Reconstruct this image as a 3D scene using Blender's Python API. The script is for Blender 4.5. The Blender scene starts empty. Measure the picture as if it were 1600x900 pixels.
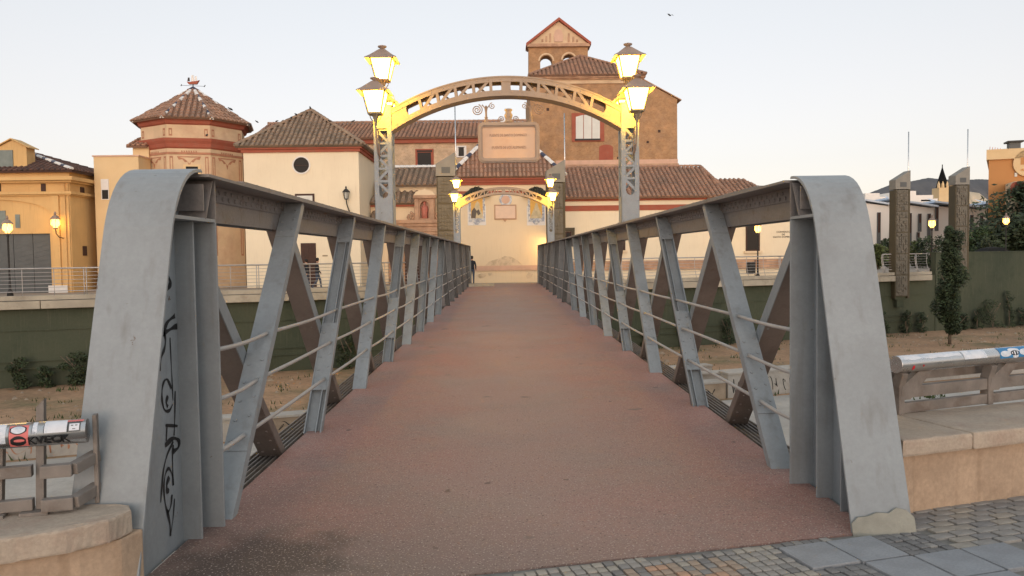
import bpy, math, random
from mathutils import Vector, Matrix
from mathutils.geometry import tessellate_polygon
random.seed(7)
S = bpy.context.scene
COL = S.collection
R = math.radians
# ------------------------------------------------------------------ camera
FPX, CAMH = 1210.0, 1.7
_Y = Vector(((784.4-800)/FPX, (398.15-450)/FPX, 1.0)).normalized()      # bridge axis seen by the camera
_U = Vector((-math.sin(.0145), -math.cos(.0145), 0)); _U = (_U-_Y*_U.dot(_Y)).normalized()
_X = _Y.cross(-_U)
if _X.x < 0: _X = -_X
cam = bpy.data.cameras.new('camera'); cam_o = bpy.data.objects.new('camera', cam); COL.objects.link(cam_o)
cam.sensor_width = 36; cam.lens = 36*FPX/1600; cam.clip_start = .05; cam.clip_end = 20000
cam_o.matrix_world = Matrix(((_X.x, -_X.y, -_X.z, 0), (_Y.x, -_Y.y, -_Y.z, 0), (_U.x, -_U.y, -_U.z, CAMH), (0, 0, 0, 1)))
S.camera = cam_o
# ------------------------------------------------------------------ sky, sun, exposure
SUN_EL, SUN_AZ = 4.0, 180.0          # degrees; azimuth clockwise from +Y (straight behind the camera)
w = bpy.data.worlds.new('World'); S.world = w; w.use_nodes = True
nt = w.node_tree; bg = nt.nodes['Background']
sky = nt.nodes.new('ShaderNodeTexSky'); sky.sky_type = 'NISHITA'; sky.sun_disc = False
sky.sun_elevation = R(SUN_EL); sky.sun_rotation = R(SUN_AZ); sky.air_density = .8; sky.dust_density = 1.0; sky.ozone_density = 1.6
hs = nt.nodes.new('ShaderNodeHueSaturation'); hs.inputs['Saturation'].default_value = .5     # thin even overcast veil
nt.links.new(sky.outputs[0], hs.inputs['Color']); tn = nt.nodes.new('ShaderNodeMix'); tn.data_type = 'RGBA'; tn.blend_type = 'MULTIPLY'; tn.inputs[0].default_value = 1; tn.inputs[7].default_value = (1.10, .985, .965, 1)
nt.links.new(hs.outputs[0], tn.inputs[6]); vl = nt.nodes.new('ShaderNodeMix'); vl.data_type = 'RGBA'; vl.inputs[0].default_value = .62; 
# high cloud veil, the same all round: faintly peach at the horizon, pale blue overhead
wtc = nt.nodes.new('ShaderNodeTexCoord'); wsx = nt.nodes.new('ShaderNodeSeparateXYZ'); nt.links.new(wtc.outputs['Generated'], wsx.inputs[0])
wr = nt.nodes.new('ShaderNodeValToRGB'); wr.color_ramp.elements[0].position = 0; wr.color_ramp.elements[0].color = (2.22, 1.90, 1.70, 1); wr.color_ramp.elements[1].position = .55; wr.color_ramp.elements[1].color = (1.96, 2.16, 2.26, 1)
e_ = wr.color_ramp.elements.new(.27); e_.color = (2.06, 2.06, 2.02, 1); nt.links.new(wsx.outputs[2], wr.inputs[0]); nt.links.new(wr.outputs[0], vl.inputs[7])
nt.links.new(tn.outputs[2], vl.inputs[6]); nt.links.new(vl.outputs[2], bg.inputs[0]); bg.inputs[1].default_value = .12
sl = bpy.data.lights.new('sun', 'SUN'); sl.energy = .2; sl.angle = R(40); sl.color = (1, .86, .72)
so = bpy.data.objects.new('sun', sl); COL.objects.link(so)
_d = Vector((math.sin(R(SUN_AZ))*math.cos(R(14)), math.cos(R(SUN_AZ))*math.cos(R(14)), math.sin(R(14))))
so.rotation_euler = _d.to_track_quat('Z', 'Y').to_euler()
S.view_settings.view_transform = 'Standard'; S.view_settings.look = 'None'; S.view_settings.gamma = 1
S.view_settings.exposure = 1.78
S.render.engine = 'CYCLES'
# ------------------------------------------------------------------ pixel -> place
def ray(u, v):
    c = ((u-800)/FPX, (v-450)/FPX, 1.0)
    return Vector((_X.x*c[0]+_X.y*c[1]+_X.z, _Y.x*c[0]+_Y.y*c[1]+_Y.z, _U.x*c[0]+_U.y*c[1]+_U.z))
def gz(u, v, z=0):
    d = ray(u, v); t = (z-CAMH)/d.z; return Vector((d.x*t, d.y*t, z))
def gy(u, v, y, s=0.0):                       # plane Y = y + s X
    d = ray(u, v); t = y/(d.y-s*d.x); return Vector((d.x*t, d.y*t, CAMH+d.z*t))
# ------------------------------------------------------------------ materials
def mat(name, col, rough=.7, var=.25, scale=3.0, bump=.0, metal=0.0, col2=None, c2scale=1.2, c2lo=.5, c2hi=.7, fine=0.0, spec=.4, tint=False, stretch=None, bscale=None, spots=None, streak=None):
    m = bpy.data.materials.new(name); m.use_nodes = True
    n = m.node_tree.nodes; l = m.node_tree.links; b = n['Principled BSDF']
    b.inputs['Roughness'].default_value = rough; b.inputs['Metallic'].default_value = metal
    b.inputs['Specular IOR Level'].default_value = spec
    tc = n.new('ShaderNodeTexCoord'); src = tc.outputs['Object']
    if stretch:
        mp = n.new('ShaderNodeMapping'); mp.inputs['Scale'].default_value = stretch; l.new(src, mp.inputs[0]); src = mp.outputs[0]
    def noise(sc, det=5.0, rg=.6):
        t = n.new('ShaderNodeTexNoise'); t.inputs['Scale'].default_value = sc; t.inputs['Detail'].default_value = det; t.inputs['Roughness'].default_value = rg
        l.new(src, t.inputs['Vector']); return t
    def mixc(a, bb, fac, mode='MIX'):
        x = n.new('ShaderNodeMix'); x.data_type = 'RGBA'; x.blend_type = mode
        for i, q in ((6, a), (7, bb)):
            if hasattr(q, 'links'): l.new(q, x.inputs[i])
            else: x.inputs[i].default_value = (*q, 1)
        if hasattr(fac, 'links'): l.new(fac, x.inputs[0])
        else: x.inputs[0].default_value = fac
        return x.outputs[2]
    def ramp(s, lo, hi, o0=0.0, o1=1.0):
        r = n.new('ShaderNodeMapRange'); r.inputs[1].default_value = lo; r.inputs[2].default_value = hi
        r.inputs[3].default_value = o0; r.inputs[4].default_value = o1; l.new(s, r.inputs[0]); return r.outputs[0]
    n1 = noise(scale)
    dark = tuple(c*(1-var) for c in col); light = tuple(min(1, c*(1+var)) for c in col)
    out = mixc(dark, light, ramp(n1.outputs[0], .3, .7))
    if col2 is not None:
        n2 = noise(c2scale, 8, .65); out = mixc(out, col2, ramp(n2.outputs[0], c2lo, c2hi))
    if streak:                                   # stains that run down the surface
        mp2 = n.new('ShaderNodeMapping'); mp2.inputs['Scale'].default_value = (7, 7, .5); l.new(tc.outputs['Object'], mp2.inputs[0])
        t4 = n.new('ShaderNodeTexNoise'); t4.inputs['Scale'].default_value = 1.6; t4.inputs['Detail'].default_value = 6; l.new(mp2.outputs[0], t4.inputs['Vector']); out = mixc(out, streak, ramp(t4.outputs[0], .56, .82, 0, .75))
    if spots:                                    # chips and rust freckles
        n5 = noise(spots[1], 6, .7); out = mixc(out, spots[0], ramp(n5.outputs[0], spots[2], spots[2]+.03))
    if fine:
        n3 = noise(scale*14, 3, .7); out = mixc(out, (0, 0, 0), ramp(n3.outputs[0], .35, .75, fine, 0))
    if tint:
        at = n.new('ShaderNodeAttribute'); at.attribute_name = 'tint'; out = mixc(out, at.outputs['Color'], 1.0, 'MULTIPLY')
    l.new(out, b.inputs['Base Color'])
    if bump:
        bp = n.new('ShaderNodeBump'); bp.inputs['Strength'].default_value = 1; bp.inputs['Distance'].default_value = bump
        nb = noise(bscale or scale*6, 6, .65); l.new(nb.outputs[0], bp.inputs['Height']); l.new(bp.outputs[0], b.inputs['Normal'])
    rr = ramp(n1.outputs[0], .3, .7, max(0, rough-.1), min(1, rough+.1)); l.new(rr, b.inputs['Roughness'])
    return m
def emit(name, col, st, tr=0.5):
    m = bpy.data.materials.new(name); m.use_nodes = True; n = m.node_tree.nodes; l = m.node_tree.links
    n.remove(n['Principled BSDF']); e = n.new('ShaderNodeEmission'); e.inputs[0].default_value = (*col, 1); e.inputs[1].default_value = st
    t = n.new('ShaderNodeBsdfTransparent'); t.inputs[0].default_value = (tr, tr, tr, 1); a = n.new('ShaderNodeAddShader')
    l.new(e.outputs[0], a.inputs[0]); l.new(t.outputs[0], a.inputs[1]); l.new(a.outputs[0], n['Material Output'].inputs[0]); return m
def wear_deck(m):
    n = m.node_tree.nodes; l = m.node_tree.links; b = n['Principled BSDF']; old = b.inputs['Base Color'].links[0].from_socket
    tc = n.new('ShaderNodeTexCoord'); sp = n.new('ShaderNodeSeparateXYZ'); l.new(tc.outputs['Object'], sp.inputs[0])
    def math_(op, a, c):
        q = n.new('ShaderNodeMath'); q.operation = op; q.use_clamp = False
        for i, v in enumerate((a, c)):
            if hasattr(v, 'links'): l.new(v, q.inputs[i])
            else: q.inputs[i].default_value = v
        return q.outputs[0]
    no = n.new('ShaderNodeTexNoise'); no.inputs['Scale'].default_value = .55; no.inputs['Detail'].default_value = 7; l.new(tc.outputs['Object'], no.inputs['Vector'])
    dist = math_('ABSOLUTE', math_('SUBTRACT', sp.outputs[0], .15), 0)
    w1 = math_('ADD', dist, math_('MULTIPLY', math_('SUBTRACT', no.outputs[0], .5), 2.6))
    r = n.new('ShaderNodeMapRange'); r.inputs[1].default_value = 1.55; r.inputs[2].default_value = .3; r.inputs[3].default_value = 0; r.inputs[4].default_value = .6; l.new(w1, r.inputs[0])
    x = n.new('ShaderNodeMix'); x.data_type = 'RGBA'; l.new(r.outputs[0], x.inputs[0]); l.new(old, x.inputs[6]); x.inputs[7].default_value = (.31, .225, .195, 1)
    # dirt gathered at the threshold and along the left foot
    y1 = math_('ADD', sp.outputs[1], math_('MULTIPLY', math_('SUBTRACT', no.outputs[0], .5), 3.4)); y2 = math_('ADD', y1, math_('MULTIPLY', sp.outputs[0], .55))
    r2 = n.new('ShaderNodeMapRange'); r2.inputs[1].default_value = 5.2; r2.inputs[2].default_value = 3.1; r2.inputs[3].default_value = 0; r2.inputs[4].default_value = .8; l.new(y2, r2.inputs[0])
    x2 = n.new('ShaderNodeMix'); x2.data_type = 'RGBA'; l.new(r2.outputs[0], x2.inputs[0]); l.new(x.outputs[2], x2.inputs[6]); x2.inputs[7].default_value = (.17, .135, .115, 1)
    # damp stain by the left post
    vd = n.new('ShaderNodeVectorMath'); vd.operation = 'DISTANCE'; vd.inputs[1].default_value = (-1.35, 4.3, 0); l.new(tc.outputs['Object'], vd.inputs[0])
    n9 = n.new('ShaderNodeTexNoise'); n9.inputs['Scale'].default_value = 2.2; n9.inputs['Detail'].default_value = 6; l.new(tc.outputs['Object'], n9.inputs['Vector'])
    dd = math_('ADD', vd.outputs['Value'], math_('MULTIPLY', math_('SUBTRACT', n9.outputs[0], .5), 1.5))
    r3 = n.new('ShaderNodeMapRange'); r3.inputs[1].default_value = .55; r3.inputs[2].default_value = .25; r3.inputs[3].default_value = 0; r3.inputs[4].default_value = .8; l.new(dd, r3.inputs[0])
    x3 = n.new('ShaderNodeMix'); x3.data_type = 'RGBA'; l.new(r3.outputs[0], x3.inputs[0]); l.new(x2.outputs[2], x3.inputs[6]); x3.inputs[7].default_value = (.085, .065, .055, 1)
    # grit: pale and dark specks
    out = x3.outputs[2]
    for sc, lo, c in ((75, .60, (.46, .38, .33)), (48, .63, (.13, .085, .07)), (5.5, .70, (.15, .10, .085)), (1.7, .68, (.20, .15, .13))):
        s_ = n.new('ShaderNodeTexNoise'); s_.inputs['Scale'].default_value = sc; s_.inputs['Detail'].default_value = 4; l.new(tc.outputs['Object'], s_.inputs['Vector'])
        rr = n.new('ShaderNodeMapRange'); rr.inputs[1].default_value = lo; rr.inputs[2].default_value = lo+.04; l.new(s_.outputs[0], rr.inputs[0])
        q = n.new('ShaderNodeMix'); q.data_type = 'RGBA'; l.new(rr.outputs[0], q.inputs[0]); l.new(out, q.inputs[6]); q.inputs[7].default_value = (*c, 1); out = q.outputs[2]
    l.new(out, b.inputs['Base Color'])
def brickmat(name, c1, c2, mortar, scale=4.0, col2=None):
    m = mat(name, c1, .9, .25, 1.5, .02, col2=col2, c2scale=.8, c2lo=.45, c2hi=.75)
    n = m.node_tree.nodes; l = m.node_tree.links; b = n['Principled BSDF']
    old = b.inputs['Base Color'].links[0].from_socket
    tc = n.new('ShaderNodeTexCoord'); mp = n.new('ShaderNodeMapping'); mp.inputs['Rotation'].default_value = (R(90), 0, 0); l.new(tc.outputs['Object'], mp.inputs[0])
    br = n.new('ShaderNodeTexBrick'); br.inputs['Scale'].default_value = scale; br.inputs['Mortar Size'].default_value = .03; br.inputs['Row Height'].default_value = .35
    br.inputs['Color1'].default_value = (1, 1, 1, 1); br.inputs['Color2'].default_value = tuple(c2[i]/c1[i] for i in range(3))+(1,); br.inputs['Mortar'].default_value = tuple(mortar[i]/c1[i] for i in range(3))+(1,)
    l.new(mp.outputs[0], br.inputs[0])
    x = n.new('ShaderNodeMix'); x.data_type = 'RGBA'; x.blend_type = 'MULTIPLY'; x.inputs[0].default_value = .8
    l.new(old, x.inputs[6]); l.new(br.outputs[0], x.inputs[7]); l.new(x.outputs[2], b.inputs['Base Color']); return m
MT = {}
MT['paint'] = mat('grey_paint', (.288, .312, .325), .5, .09, 2.2, .0015, col2=(.245, .258, .265), c2scale=3.5, c2lo=.5, c2hi=.8, fine=.10, spec=.35, spots=((.13, .08, .055), 6, .67), streak=(.185, .18, .17))
MT['paintb'] = mat('bounce_browned_paint', (.19, .155, .135), .6, .13, 2.5, .002, col2=(.145, .11, .09), c2scale=3.5, c2lo=.5, c2hi=.8, fine=.12, spots=((.24, .235, .23), 8, .66), streak=(.14, .10, .08))  # grey bridge paint with shade and red deck bounce coloured in; chips are wear
MT['paintw'] = mat('grey_paint_weathered', (.245, .22, .205), .6, .16, 3.0, .002, col2=(.17, .115, .085), c2scale=5, c2lo=.56, c2hi=.72, fine=.2)
MT['rust'] = mat('rusty_concrete_foot', (.30, .29, .245), .85, .2, 6, .006, col2=(.22, .11, .05), c2scale=6, c2lo=.6, c2hi=.68)
MT['rail'] = mat('pale_rail_paint', (.40, .38, .36), .5, .12, 6, .0)
MT['deck'] = mat('red_deck_coating', (.37, .20, .165), .75, .10, 1.1, .004, col2=(.29, .205, .178), c2scale=.9, c2lo=.45, c2hi=.68, fine=.22, bscale=120, spec=.3)
wear_deck(MT['deck'])
MT['steel'] = mat('stainless_steel', (.62, .61, .60), .28, .06, 4, 0, metal=1.0, spec=.5)
MT['railsteel'] = mat('brushed_rail_steel', (.42, .40, .385), .45, .12, 3, 0, metal=.55, spec=.4)
MT['darksteel'] = mat('weathered_steel', (.19, .165, .145), .6, .25, 6, .002, col2=(.12, .09, .07), c2scale=5)
MT['stone'] = mat('parapet_limestone', (.50, .36, .25), .9, .14, 2.5, .006, col2=(.34, .235, .16), c2scale=2.2, c2lo=.5, c2hi=.78, fine=.2, bscale=22, streak=(.33, .22, .14))
MT['stonecap'] = mat('parapet_cap', (.46, .375, .295), .9, .13, 3.5, .006, col2=(.38, .25, .19), c2scale=1.8, c2lo=.5, c2hi=.75, fine=.2, bscale=30)
MT['mortar'] = mat('paving_mortar', (.21, .20, .18), .95, .3, 8, .01)
MT['cobble'] = mat('grey_cobble', (.33, .31, .285), .8, .25, 9, .004, fine=.25, tint=True, bscale=60)
MT['slab'] = mat('blue_grey_slab', (.29, .30, .315), .75, .16, 5, .003, fine=.2, bscale=60)
MT['concrete'] = mat('pale_concrete', (.44, .41, .37), .9, .15, .6, .01, col2=(.33, .30, .26), c2scale=.5, c2lo=.5, c2hi=.75, fine=.15)
MT['ledge'] = mat('ledge_concrete', (.38, .34, .27), .9, .2, .8, .02, col2=(.24, .21, .16), c2scale=1.1, c2lo=.5, c2hi=.72)
MT['green'] = mat('green_painted_wall', (.078, .088, .055), .85, .22, .5, .01, col2=(.05, .062, .04), c2scale=.25, c2lo=.42, c2hi=.62, fine=.12, bscale=5, streak=(.11, .11, .075))
MT['sand'] = mat('riverbed_soil', (.46, .285, .17), .95, .2, .35, .06, col2=(.22, .185, .095), c2scale=.22, c2lo=.5, c2hi=.66, fine=.35, bscale=3)
MT['bedwall'] = mat('stained_channel_concrete', (.34, .27, .20), .9, .2, .8, .01, col2=(.20, .15, .11), c2scale=.9, c2lo=.45, c2hi=.7)
MT['hoodtile'] = mat('dark_green_glazed_tile', (.06, .065, .05), .6, .3, 2, 0, tint=True)
MT['grass'] = mat('weed_green', (.06, .085, .03), .9, .35, 3, 0)
MT['leaf'] = mat('leaf_green', (.05, .078, .03), .7, .35, 1.2, 0, tint=True)
MT['leafy'] = mat('yellow_green_leaf', (.095, .115, .04), .7, .35, 1.2, 0, tint=True)
MT['leafd'] = mat('dark_leaf_green', (.036, .052, .027), .75, .4, 1.2, 0, tint=True)
MT['bark'] = mat('bark', (.14, .11, .08), .95, .3, 6, .02)
MT['prom'] = mat('promenade_paving', (.30, .25, .20), .9, .15, .4, 0)
MT['cream'] = mat('cream_plaster', (.74, .585, .40), .9, .06, .5, .004, col2=(.66, .52, .36), c2scale=.35, c2lo=.5, c2hi=.8, streak=(.62, .47, .31))
MT['white'] = mat('pale_cream_plaster', (.80, .69, .51), .9, .05, .4, .004, col2=(.74, .62, .45), c2scale=.3, c2lo=.5, c2hi=.8, streak=(.69, .57, .41))
MT['chapel'] = mat('chapel_plaster', (.78, .62, .42), .9, .05, .4, .004, col2=(.70, .54, .35), c2scale=.4, c2lo=.5, c2hi=.85, streak=(.67, .51, .33))
MT['patch'] = mat('flaked_plaster', (.56, .43, .29), .95, .22, 3.5, .02, col2=(.70, .55, .38), c2scale=2.5, c2lo=.42, c2hi=.55)
MT['ochre'] = mat('ochre_plaster', (.66, .42, .18), .9, .09, .5, .004, col2=(.56, .34, .14), c2scale=.4, c2lo=.5, c2hi=.85, streak=(.50, .29, .12))
MT['peach'] = mat('peach_plaster', (.72, .52, .29), .9, .06, .5, .004, col2=(.68, .45, .22), c2scale=.3, c2lo=.5, c2hi=.85)
MT['redtrim'] = mat('red_trim', (.36, .10, .06), .85, .15, 1.5, .004, col2=(.30, .12, .08), c2scale=1.5)
MT['mural'] = mat('painted_tower_plaster', (.64, .47, .30), .9, .12, .9, .006, col2=(.52, .32, .21), c2scale=.7, c2lo=.5, c2hi=.75)
MT['muralred'] = mat('painted_red_ornament', (.42, .20, .12), .9, .2, 2.5, 0)
MT['tile'] = mat('terracotta_tile', (.37, .215, .145), .9, .16, .9, .004, col2=(.28, .19, .14), c2scale=.5, c2lo=.45, c2hi=.75, tint=True)
MT['tileg'] = mat('weathered_terracotta_tile', (.31, .22, .155), .9, .18, .9, .004, col2=(.22, .175, .13), c2scale=.6, c2lo=.45, c2hi=.7, tint=True)
MT['tiled'] = mat('dark_brown_tile', (.13, .075, .06), .9, .25, .9, .004, tint=True)
MT['wtile'] = mat('white_glazed_tile', (.75, .72, .68), .4, .1, 2, 0)
MT['dtile'] = mat('dark_glazed_tile', (.05, .055, .09), .4, .2, 2, 0)
MT['brick'] = brickmat('church_brick', (.44, .25, .125), (.36, .19, .09), (.40, .26, .15), 3.2, (.36, .22, .13))
MT['bbrick'] = brickmat('pale_brick', (.62, .45, .29), (.50, .34, .21), (.62, .48, .34), 3.2, (.54, .38, .26))
MT['stonep'] = mat('carved_sandstone', (.50, .31, .20), .9, .22, 1.4, .02, col2=(.34, .19, .12), c2scale=1.2, c2lo=.48, c2hi=.7)
MT['pink'] = mat('pink_stone', (.62, .40, .29), .85, .1, 2, .004)
MT['glass'] = mat('window_glass', (.03, .026, .024), .5, .2, .5, 0, spec=.15)
MT['wglass'] = mat('frosted_window', (.60, .60, .55), .4, .1, .8, 0)
MT['dark'] = mat('dark_void', (.02, .017, .015), .9, .2, 2, 0)
MT['wood'] = mat('dark_brown_door', (.06, .028, .02), .7, .25, 4, .004)
MT['greyglass'] = mat('grey_green_glass', (.20, .225, .205), .5, .2, 2, 0, spec=.2)
MT['shutter'] = mat('grey_shutter', (.10, .105, .105), .6, .15, 1.5, .004)
MT['iron'] = mat('black_iron', (.03, .028, .026), .6, .2, 6, 0)
MT['lamp_iron'] = mat('brown_lamp_iron', (.30, .22, .175), .6, .15, 5, 0)
MT['lampy'] = mat('lantern_frame_paint', (.26, .21, .14), .5, .1, 5, 0)
MT['archpaint'] = mat('arch_paint', (.335, .26, .205), .6, .12, 2.5, .002, col2=(.27, .20, .155), c2scale=3, c2lo=.5, c2hi=.75)
MT['signp'] = mat('sign_panel_pink', (.60, .41, .28), .6, .06, 3, 0, col2=(.56, .36, .24), c2scale=2)
MT['letter'] = mat('faded_lettering', (.30, .185, .12), .8, .2, 20, 0)
MT['pyl'] = mat('bronze_relief_panel', (.165, .148, .118), .75, .25, 2.5, .02, col2=(.12, .105, .08), c2scale=2.5, bscale=14)
MT['pylc'] = mat('pylon_cap', (.25, .235, .205), .7, .12, 2, 0)
MT['pylf'] = mat('pylon_edge_channel', (.085, .068, .04), .7, .2, 2, 0)
MT['black'] = mat('black_marker', (.012, .012, .013), .6, .1, 5, 0)
MT['red'] = mat('red_marker', (.50, .02, .03), .5, .1, 5, 0)
MT['stk'] = mat('white_sticker', (.66, .68, .72), .5, .08, 14, 0, col2=(.45, .52, .60), c2scale=9, c2lo=.5, c2hi=.65)
MT['stkp'] = mat('pink_sticker', (.62, .16, .15), .5, .1, 8, 0)
MT['stkb'] = mat('blue_sticker', (.04, .20, .42), .5, .1, 8, 0)
MT['skin'] = mat('skin', (.45, .26, .18), .6, .05, 4, 0)
MT['hair'] = mat('dark_hair', (.02, .015, .012), .7, .1, 9, 0)
MT['jacket'] = mat('dark_jacket', (.022, .024, .032), .9, .2, 6, 0)
MT['jeans'] = mat('blue_jeans', (.06, .075, .11), .9, .2, 6, 0)
MT['modern'] = mat('white_render', (.86, .80, .73), .8, .03, .2, 0)
MT['mroof'] = mat('pale_metal_roof', (.60, .66, .74), .5, .06, .3, 0)
MT['orange'] = mat('orange_render', (.52, .245, .09), .9, .07, .2, 0)
MT['hill'] = mat('hazed_hill_scrub', (.115, .112, .115), 1, .22, .004, 0, col2=(.15, .135, .125), c2scale=.006, c2lo=.5, c2hi=.7)  # scrub greyed and lightened, distance haze put into the colour
MT['tazul'] = mat('blue_white_glazed_frame', (.30, .33, .40), .4, .5, 9, 0, col2=(.62, .60, .56), c2scale=8, c2lo=.48, c2hi=.55)
MT['tyel'] = mat('yellow_glazed_tile', (.66, .36, .06), .4, .1, 4, 0)
MT['tfig'] = mat('pale_robe_glaze', (.52, .42, .25), .4, .25, 5, 0)
MT['tdark'] = mat('dark_robe_glaze', (.05, .035, .03), .4, .3, 5, 0)
MT['twhite'] = mat('white_tile_backing', (.74, .70, .66), .5, .05, 5, 0)
MT['redst'] = mat('painted_red_figure', (.50, .17, .12), .8, .25, 5, 0)
MT['plaquef'] = mat('pale_pink_marble', (.74, .53, .39), .6, .06, 3, 0)
MT['glow'] = emit('lit_lantern_glass', (1.0, .66, .17), 2.6, .6)
MT['glowfar'] = emit('lit_street_lamp_glass', (1.0, .48, .08), 1.5, .5)
# ------------------------------------------------------------------ mesh helpers
class MB:
    def __init__(s): s.v = []; s.f = []; s.t = []; s.m = []; s.ct = None; s.cm = 0
    def _add(s, vs, fs):
        o = len(s.v); s.v += [tuple(q) for q in vs]
        for f in fs: s.f.append(tuple(i+o for i in f)); s.t.append(s.ct); s.m.append(s.cm)
        return s
    def box(s, x0, x1, y0, y1, z0, z1):
        vs = [(x, y, z) for z in (z0, z1) for y in (y0, y1) for x in (x0, x1)]
        return s._add(vs, [(0, 2, 3, 1), (4, 5, 7, 6), (0, 1, 5, 4), (1, 3, 7, 5), (3, 2, 6, 7), (2, 0, 4, 6)])
    def bar(s, p, q, wv, hv):                 # box from p to q with half extents wv, hv (vectors)
        p, q, wv, hv = Vector(p), Vector(q), Vector(wv), Vector(hv)
        vs = [c+a*wv+b*hv for c in (p, q) for b in (-1, 1) for a in (-1, 1)]
        return s._add(vs, [(0, 1, 3, 2), (4, 6, 7, 5), (0, 4, 5, 1), (1, 5, 7, 3), (3, 7, 6, 2), (2, 6, 4, 0)])
    def beam(s, p, q, w, h, up=(0, 0, 1)):
        p, q = Vector(p), Vector(q); d = (q-p).normalized(); up = Vector(up)
        a = d.cross(up); a = a.normalized() if a.length > 1e-5 else d.orthogonal().normalized(); b = a.cross(d).normalized()
        return s.bar(p, q, a*w/2, b*h/2)
    def tube(s, pts, r, n=8, r2=None, cap=True):
        pts = [Vector(p) for p in pts]; N = len(pts); vs = []; fs = []
        ref = Vector((0, 0, 1)) if abs((pts[-1]-pts[0]).normalized().z) < .9 else Vector((1, 0, 0))
        for i, p in enumerate(pts):
            d = (pts[min(i+1, N-1)]-pts[max(i-1, 0)]).normalized()
            a = d.cross(ref); a = a.normalized() if a.length > 1e-4 else d.orthogonal().normalized(); b = a.cross(d)
            rr = r if r2 is None else r+(r2-r)*i/(N-1)
            for k in range(n):
                t = 2*math.pi*k/n; vs.append(p+(a*math.cos(t)+b*math.sin(t))*rr)
        for i in range(N-1):
            for k in range(n): fs.append((i*n+k, i*n+(k+1) % n, (i+1)*n+(k+1) % n, (i+1)*n+k))
        if cap: fs += [tuple(range(n))[::-1], tuple(range((N-1)*n, N*n))]
        return s._add(vs, fs)
    def lathe(s, prof, c, n=12, ph=0.0):       # prof: (radius, z)
        vs = []; fs = []
        for r, z in prof:
            for k in range(n):
                t = 2*math.pi*k/n+ph; vs.append((c[0]+r*math.cos(t), c[1]+r*math.sin(t), c[2]+z))
        for i in range(len(prof)-1):
            for k in range(n): fs.append((i*n+k, i*n+(k+1) % n, (i+1)*n+(k+1) % n, (i+1)*n+k))
        fs += [tuple(range(n))[::-1], tuple(range((len(prof)-1)*n, len(prof)*n))]
        return s._add(vs, fs)
    def poly(s, outer, holes=(), fn=None, t=.1):   # plate: 2D outline with holes, fn(a,b,depth)->3D, thickness t
        loops = [list(outer)]+[list(h) for h in holes]
        tri = tessellate_polygon([[Vector((p[0], p[1], 0)) for p in L] for L in loops])
        flat = [p for L in loops for p in L]; n = len(flat)
        vs = [fn(p[0], p[1], 0) for p in flat]+[fn(p[0], p[1], t) for p in flat]
        fs = [tuple(f) for f in tri]+[tuple(i+n for i in f[::-1]) for f in tri]
        o = 0
        for L in loops:
            k = len(L)
            for i in range(k): fs.append((o+i, o+(i+1) % k, o+(i+1) % k+n, o+i+n))
            o += k
        return s._add(vs, fs)
    def rivet(s, p, nrm, r=.016):
        p, nrm = Vector(p), Vector(nrm).normalized(); a = nrm.orthogonal().normalized(); b = nrm.cross(a); vs = []
        for rr, h in ((1, 0), (.75, .55)):
            for k in range(6): t = k*math.pi/3; vs.append(p+(a*math.cos(t)+b*math.sin(t))*r*rr+nrm*r*h)
        fs = [(k, (k+1) % 6, 6+(k+1) % 6, 6+k) for k in range(6)]+[tuple(range(6, 12))]
        return s._add(vs, fs)
    def build(s, name, m, parent=None, bevel=0.0, smooth=False, kind=None, fixn=True):
        me = bpy.data.meshes.new(name); me.from_pydata(s.v, [], s.f)
        ms = m if isinstance(m, (list, tuple)) else [m]
        for q in ms: me.materials.append(MT[q] if isinstance(q, str) else q)
        if len(ms) > 1: me.polygons.foreach_set('material_index', s.m)
        if any(t is not None for t in s.t):
            at = me.color_attributes.new('tint', 'FLOAT_COLOR', 'CORNER'); dat = []
            for f, t in zip(s.f, s.t):
                t = t or (1, 1, 1); dat += [t[0], t[1], t[2], 1.0]*len(f)
            at.data.foreach_set('color', dat)
        if fixn:
            import bmesh
            bm = bmesh.new(); bm.from_mesh(me); bmesh.ops.recalc_face_normals(bm, faces=bm.faces)
            if bevel: bmesh.ops.bevel(bm, geom=[e for e in bm.edges if len(e.link_faces) == 2 and e.calc_face_angle(0) > .5], offset=bevel, segments=2, affect='EDGES', profile=.6, clamp_overlap=True)
            bm.to_mesh(me); bm.free()
        if smooth: me.polygons.foreach_set('use_smooth', [True]*len(me.polygons))
        me.update()
        return link(name, me, parent, kind)
def link(name, me, parent=None, kind=None):
    o = bpy.data.objects.new(name, me); COL.objects.link(o)
    if parent is not None: o.parent = parent
    if kind: o['kind'] = kind
    return o
def tag(o, label, cat, group=None):
    o['label'] = label; o['category'] = cat
    if group: o['group'] = group
    return o
def thing(name, label, cat, loc=(0, 0, 0), rz=0.0, group=None):
    o = bpy.data.objects.new(name, None); COL.objects.link(o); o.location = loc; o.rotation_euler = (0, 0, rz); o.empty_display_size = .2
    return tag(o, label, cat, group)
def copy_tree(o, parent=None):
    c = o.copy(); COL.objects.link(c); c.parent = parent
    for ch in [q for q in list(bpy.data.objects) if q.parent == o]: copy_tree(ch, c)
    return c
def piece(name, src, parent, loc=(0, 0, 0), rot=(0, 0, 0), sc=(1, 1, 1)):
    o = link(name, src, parent); o.location = loc; o.rotation_euler = rot; o.scale = sc; return o
def arc(cx, cy, r, a0, a1, n, ry=None):
    return [(cx+r*math.cos(R(a0+(a1-a0)*i/n)), cy+(ry or r)*math.sin(R(a0+(a1-a0)*i/n))) for i in range(n+1)]
def spiral(c, r0, turns, ph, sgn=1, n=26, fn=None, k=.12):
    out = []
    for i in range(n+1):
        t = i/n; a = ph+sgn*turns*2*math.pi*t; r = r0*(1-t)+r0*k*t; out.append(fn(c[0]+r*math.cos(a), c[1]+r*math.sin(a)))
    return out
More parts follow.
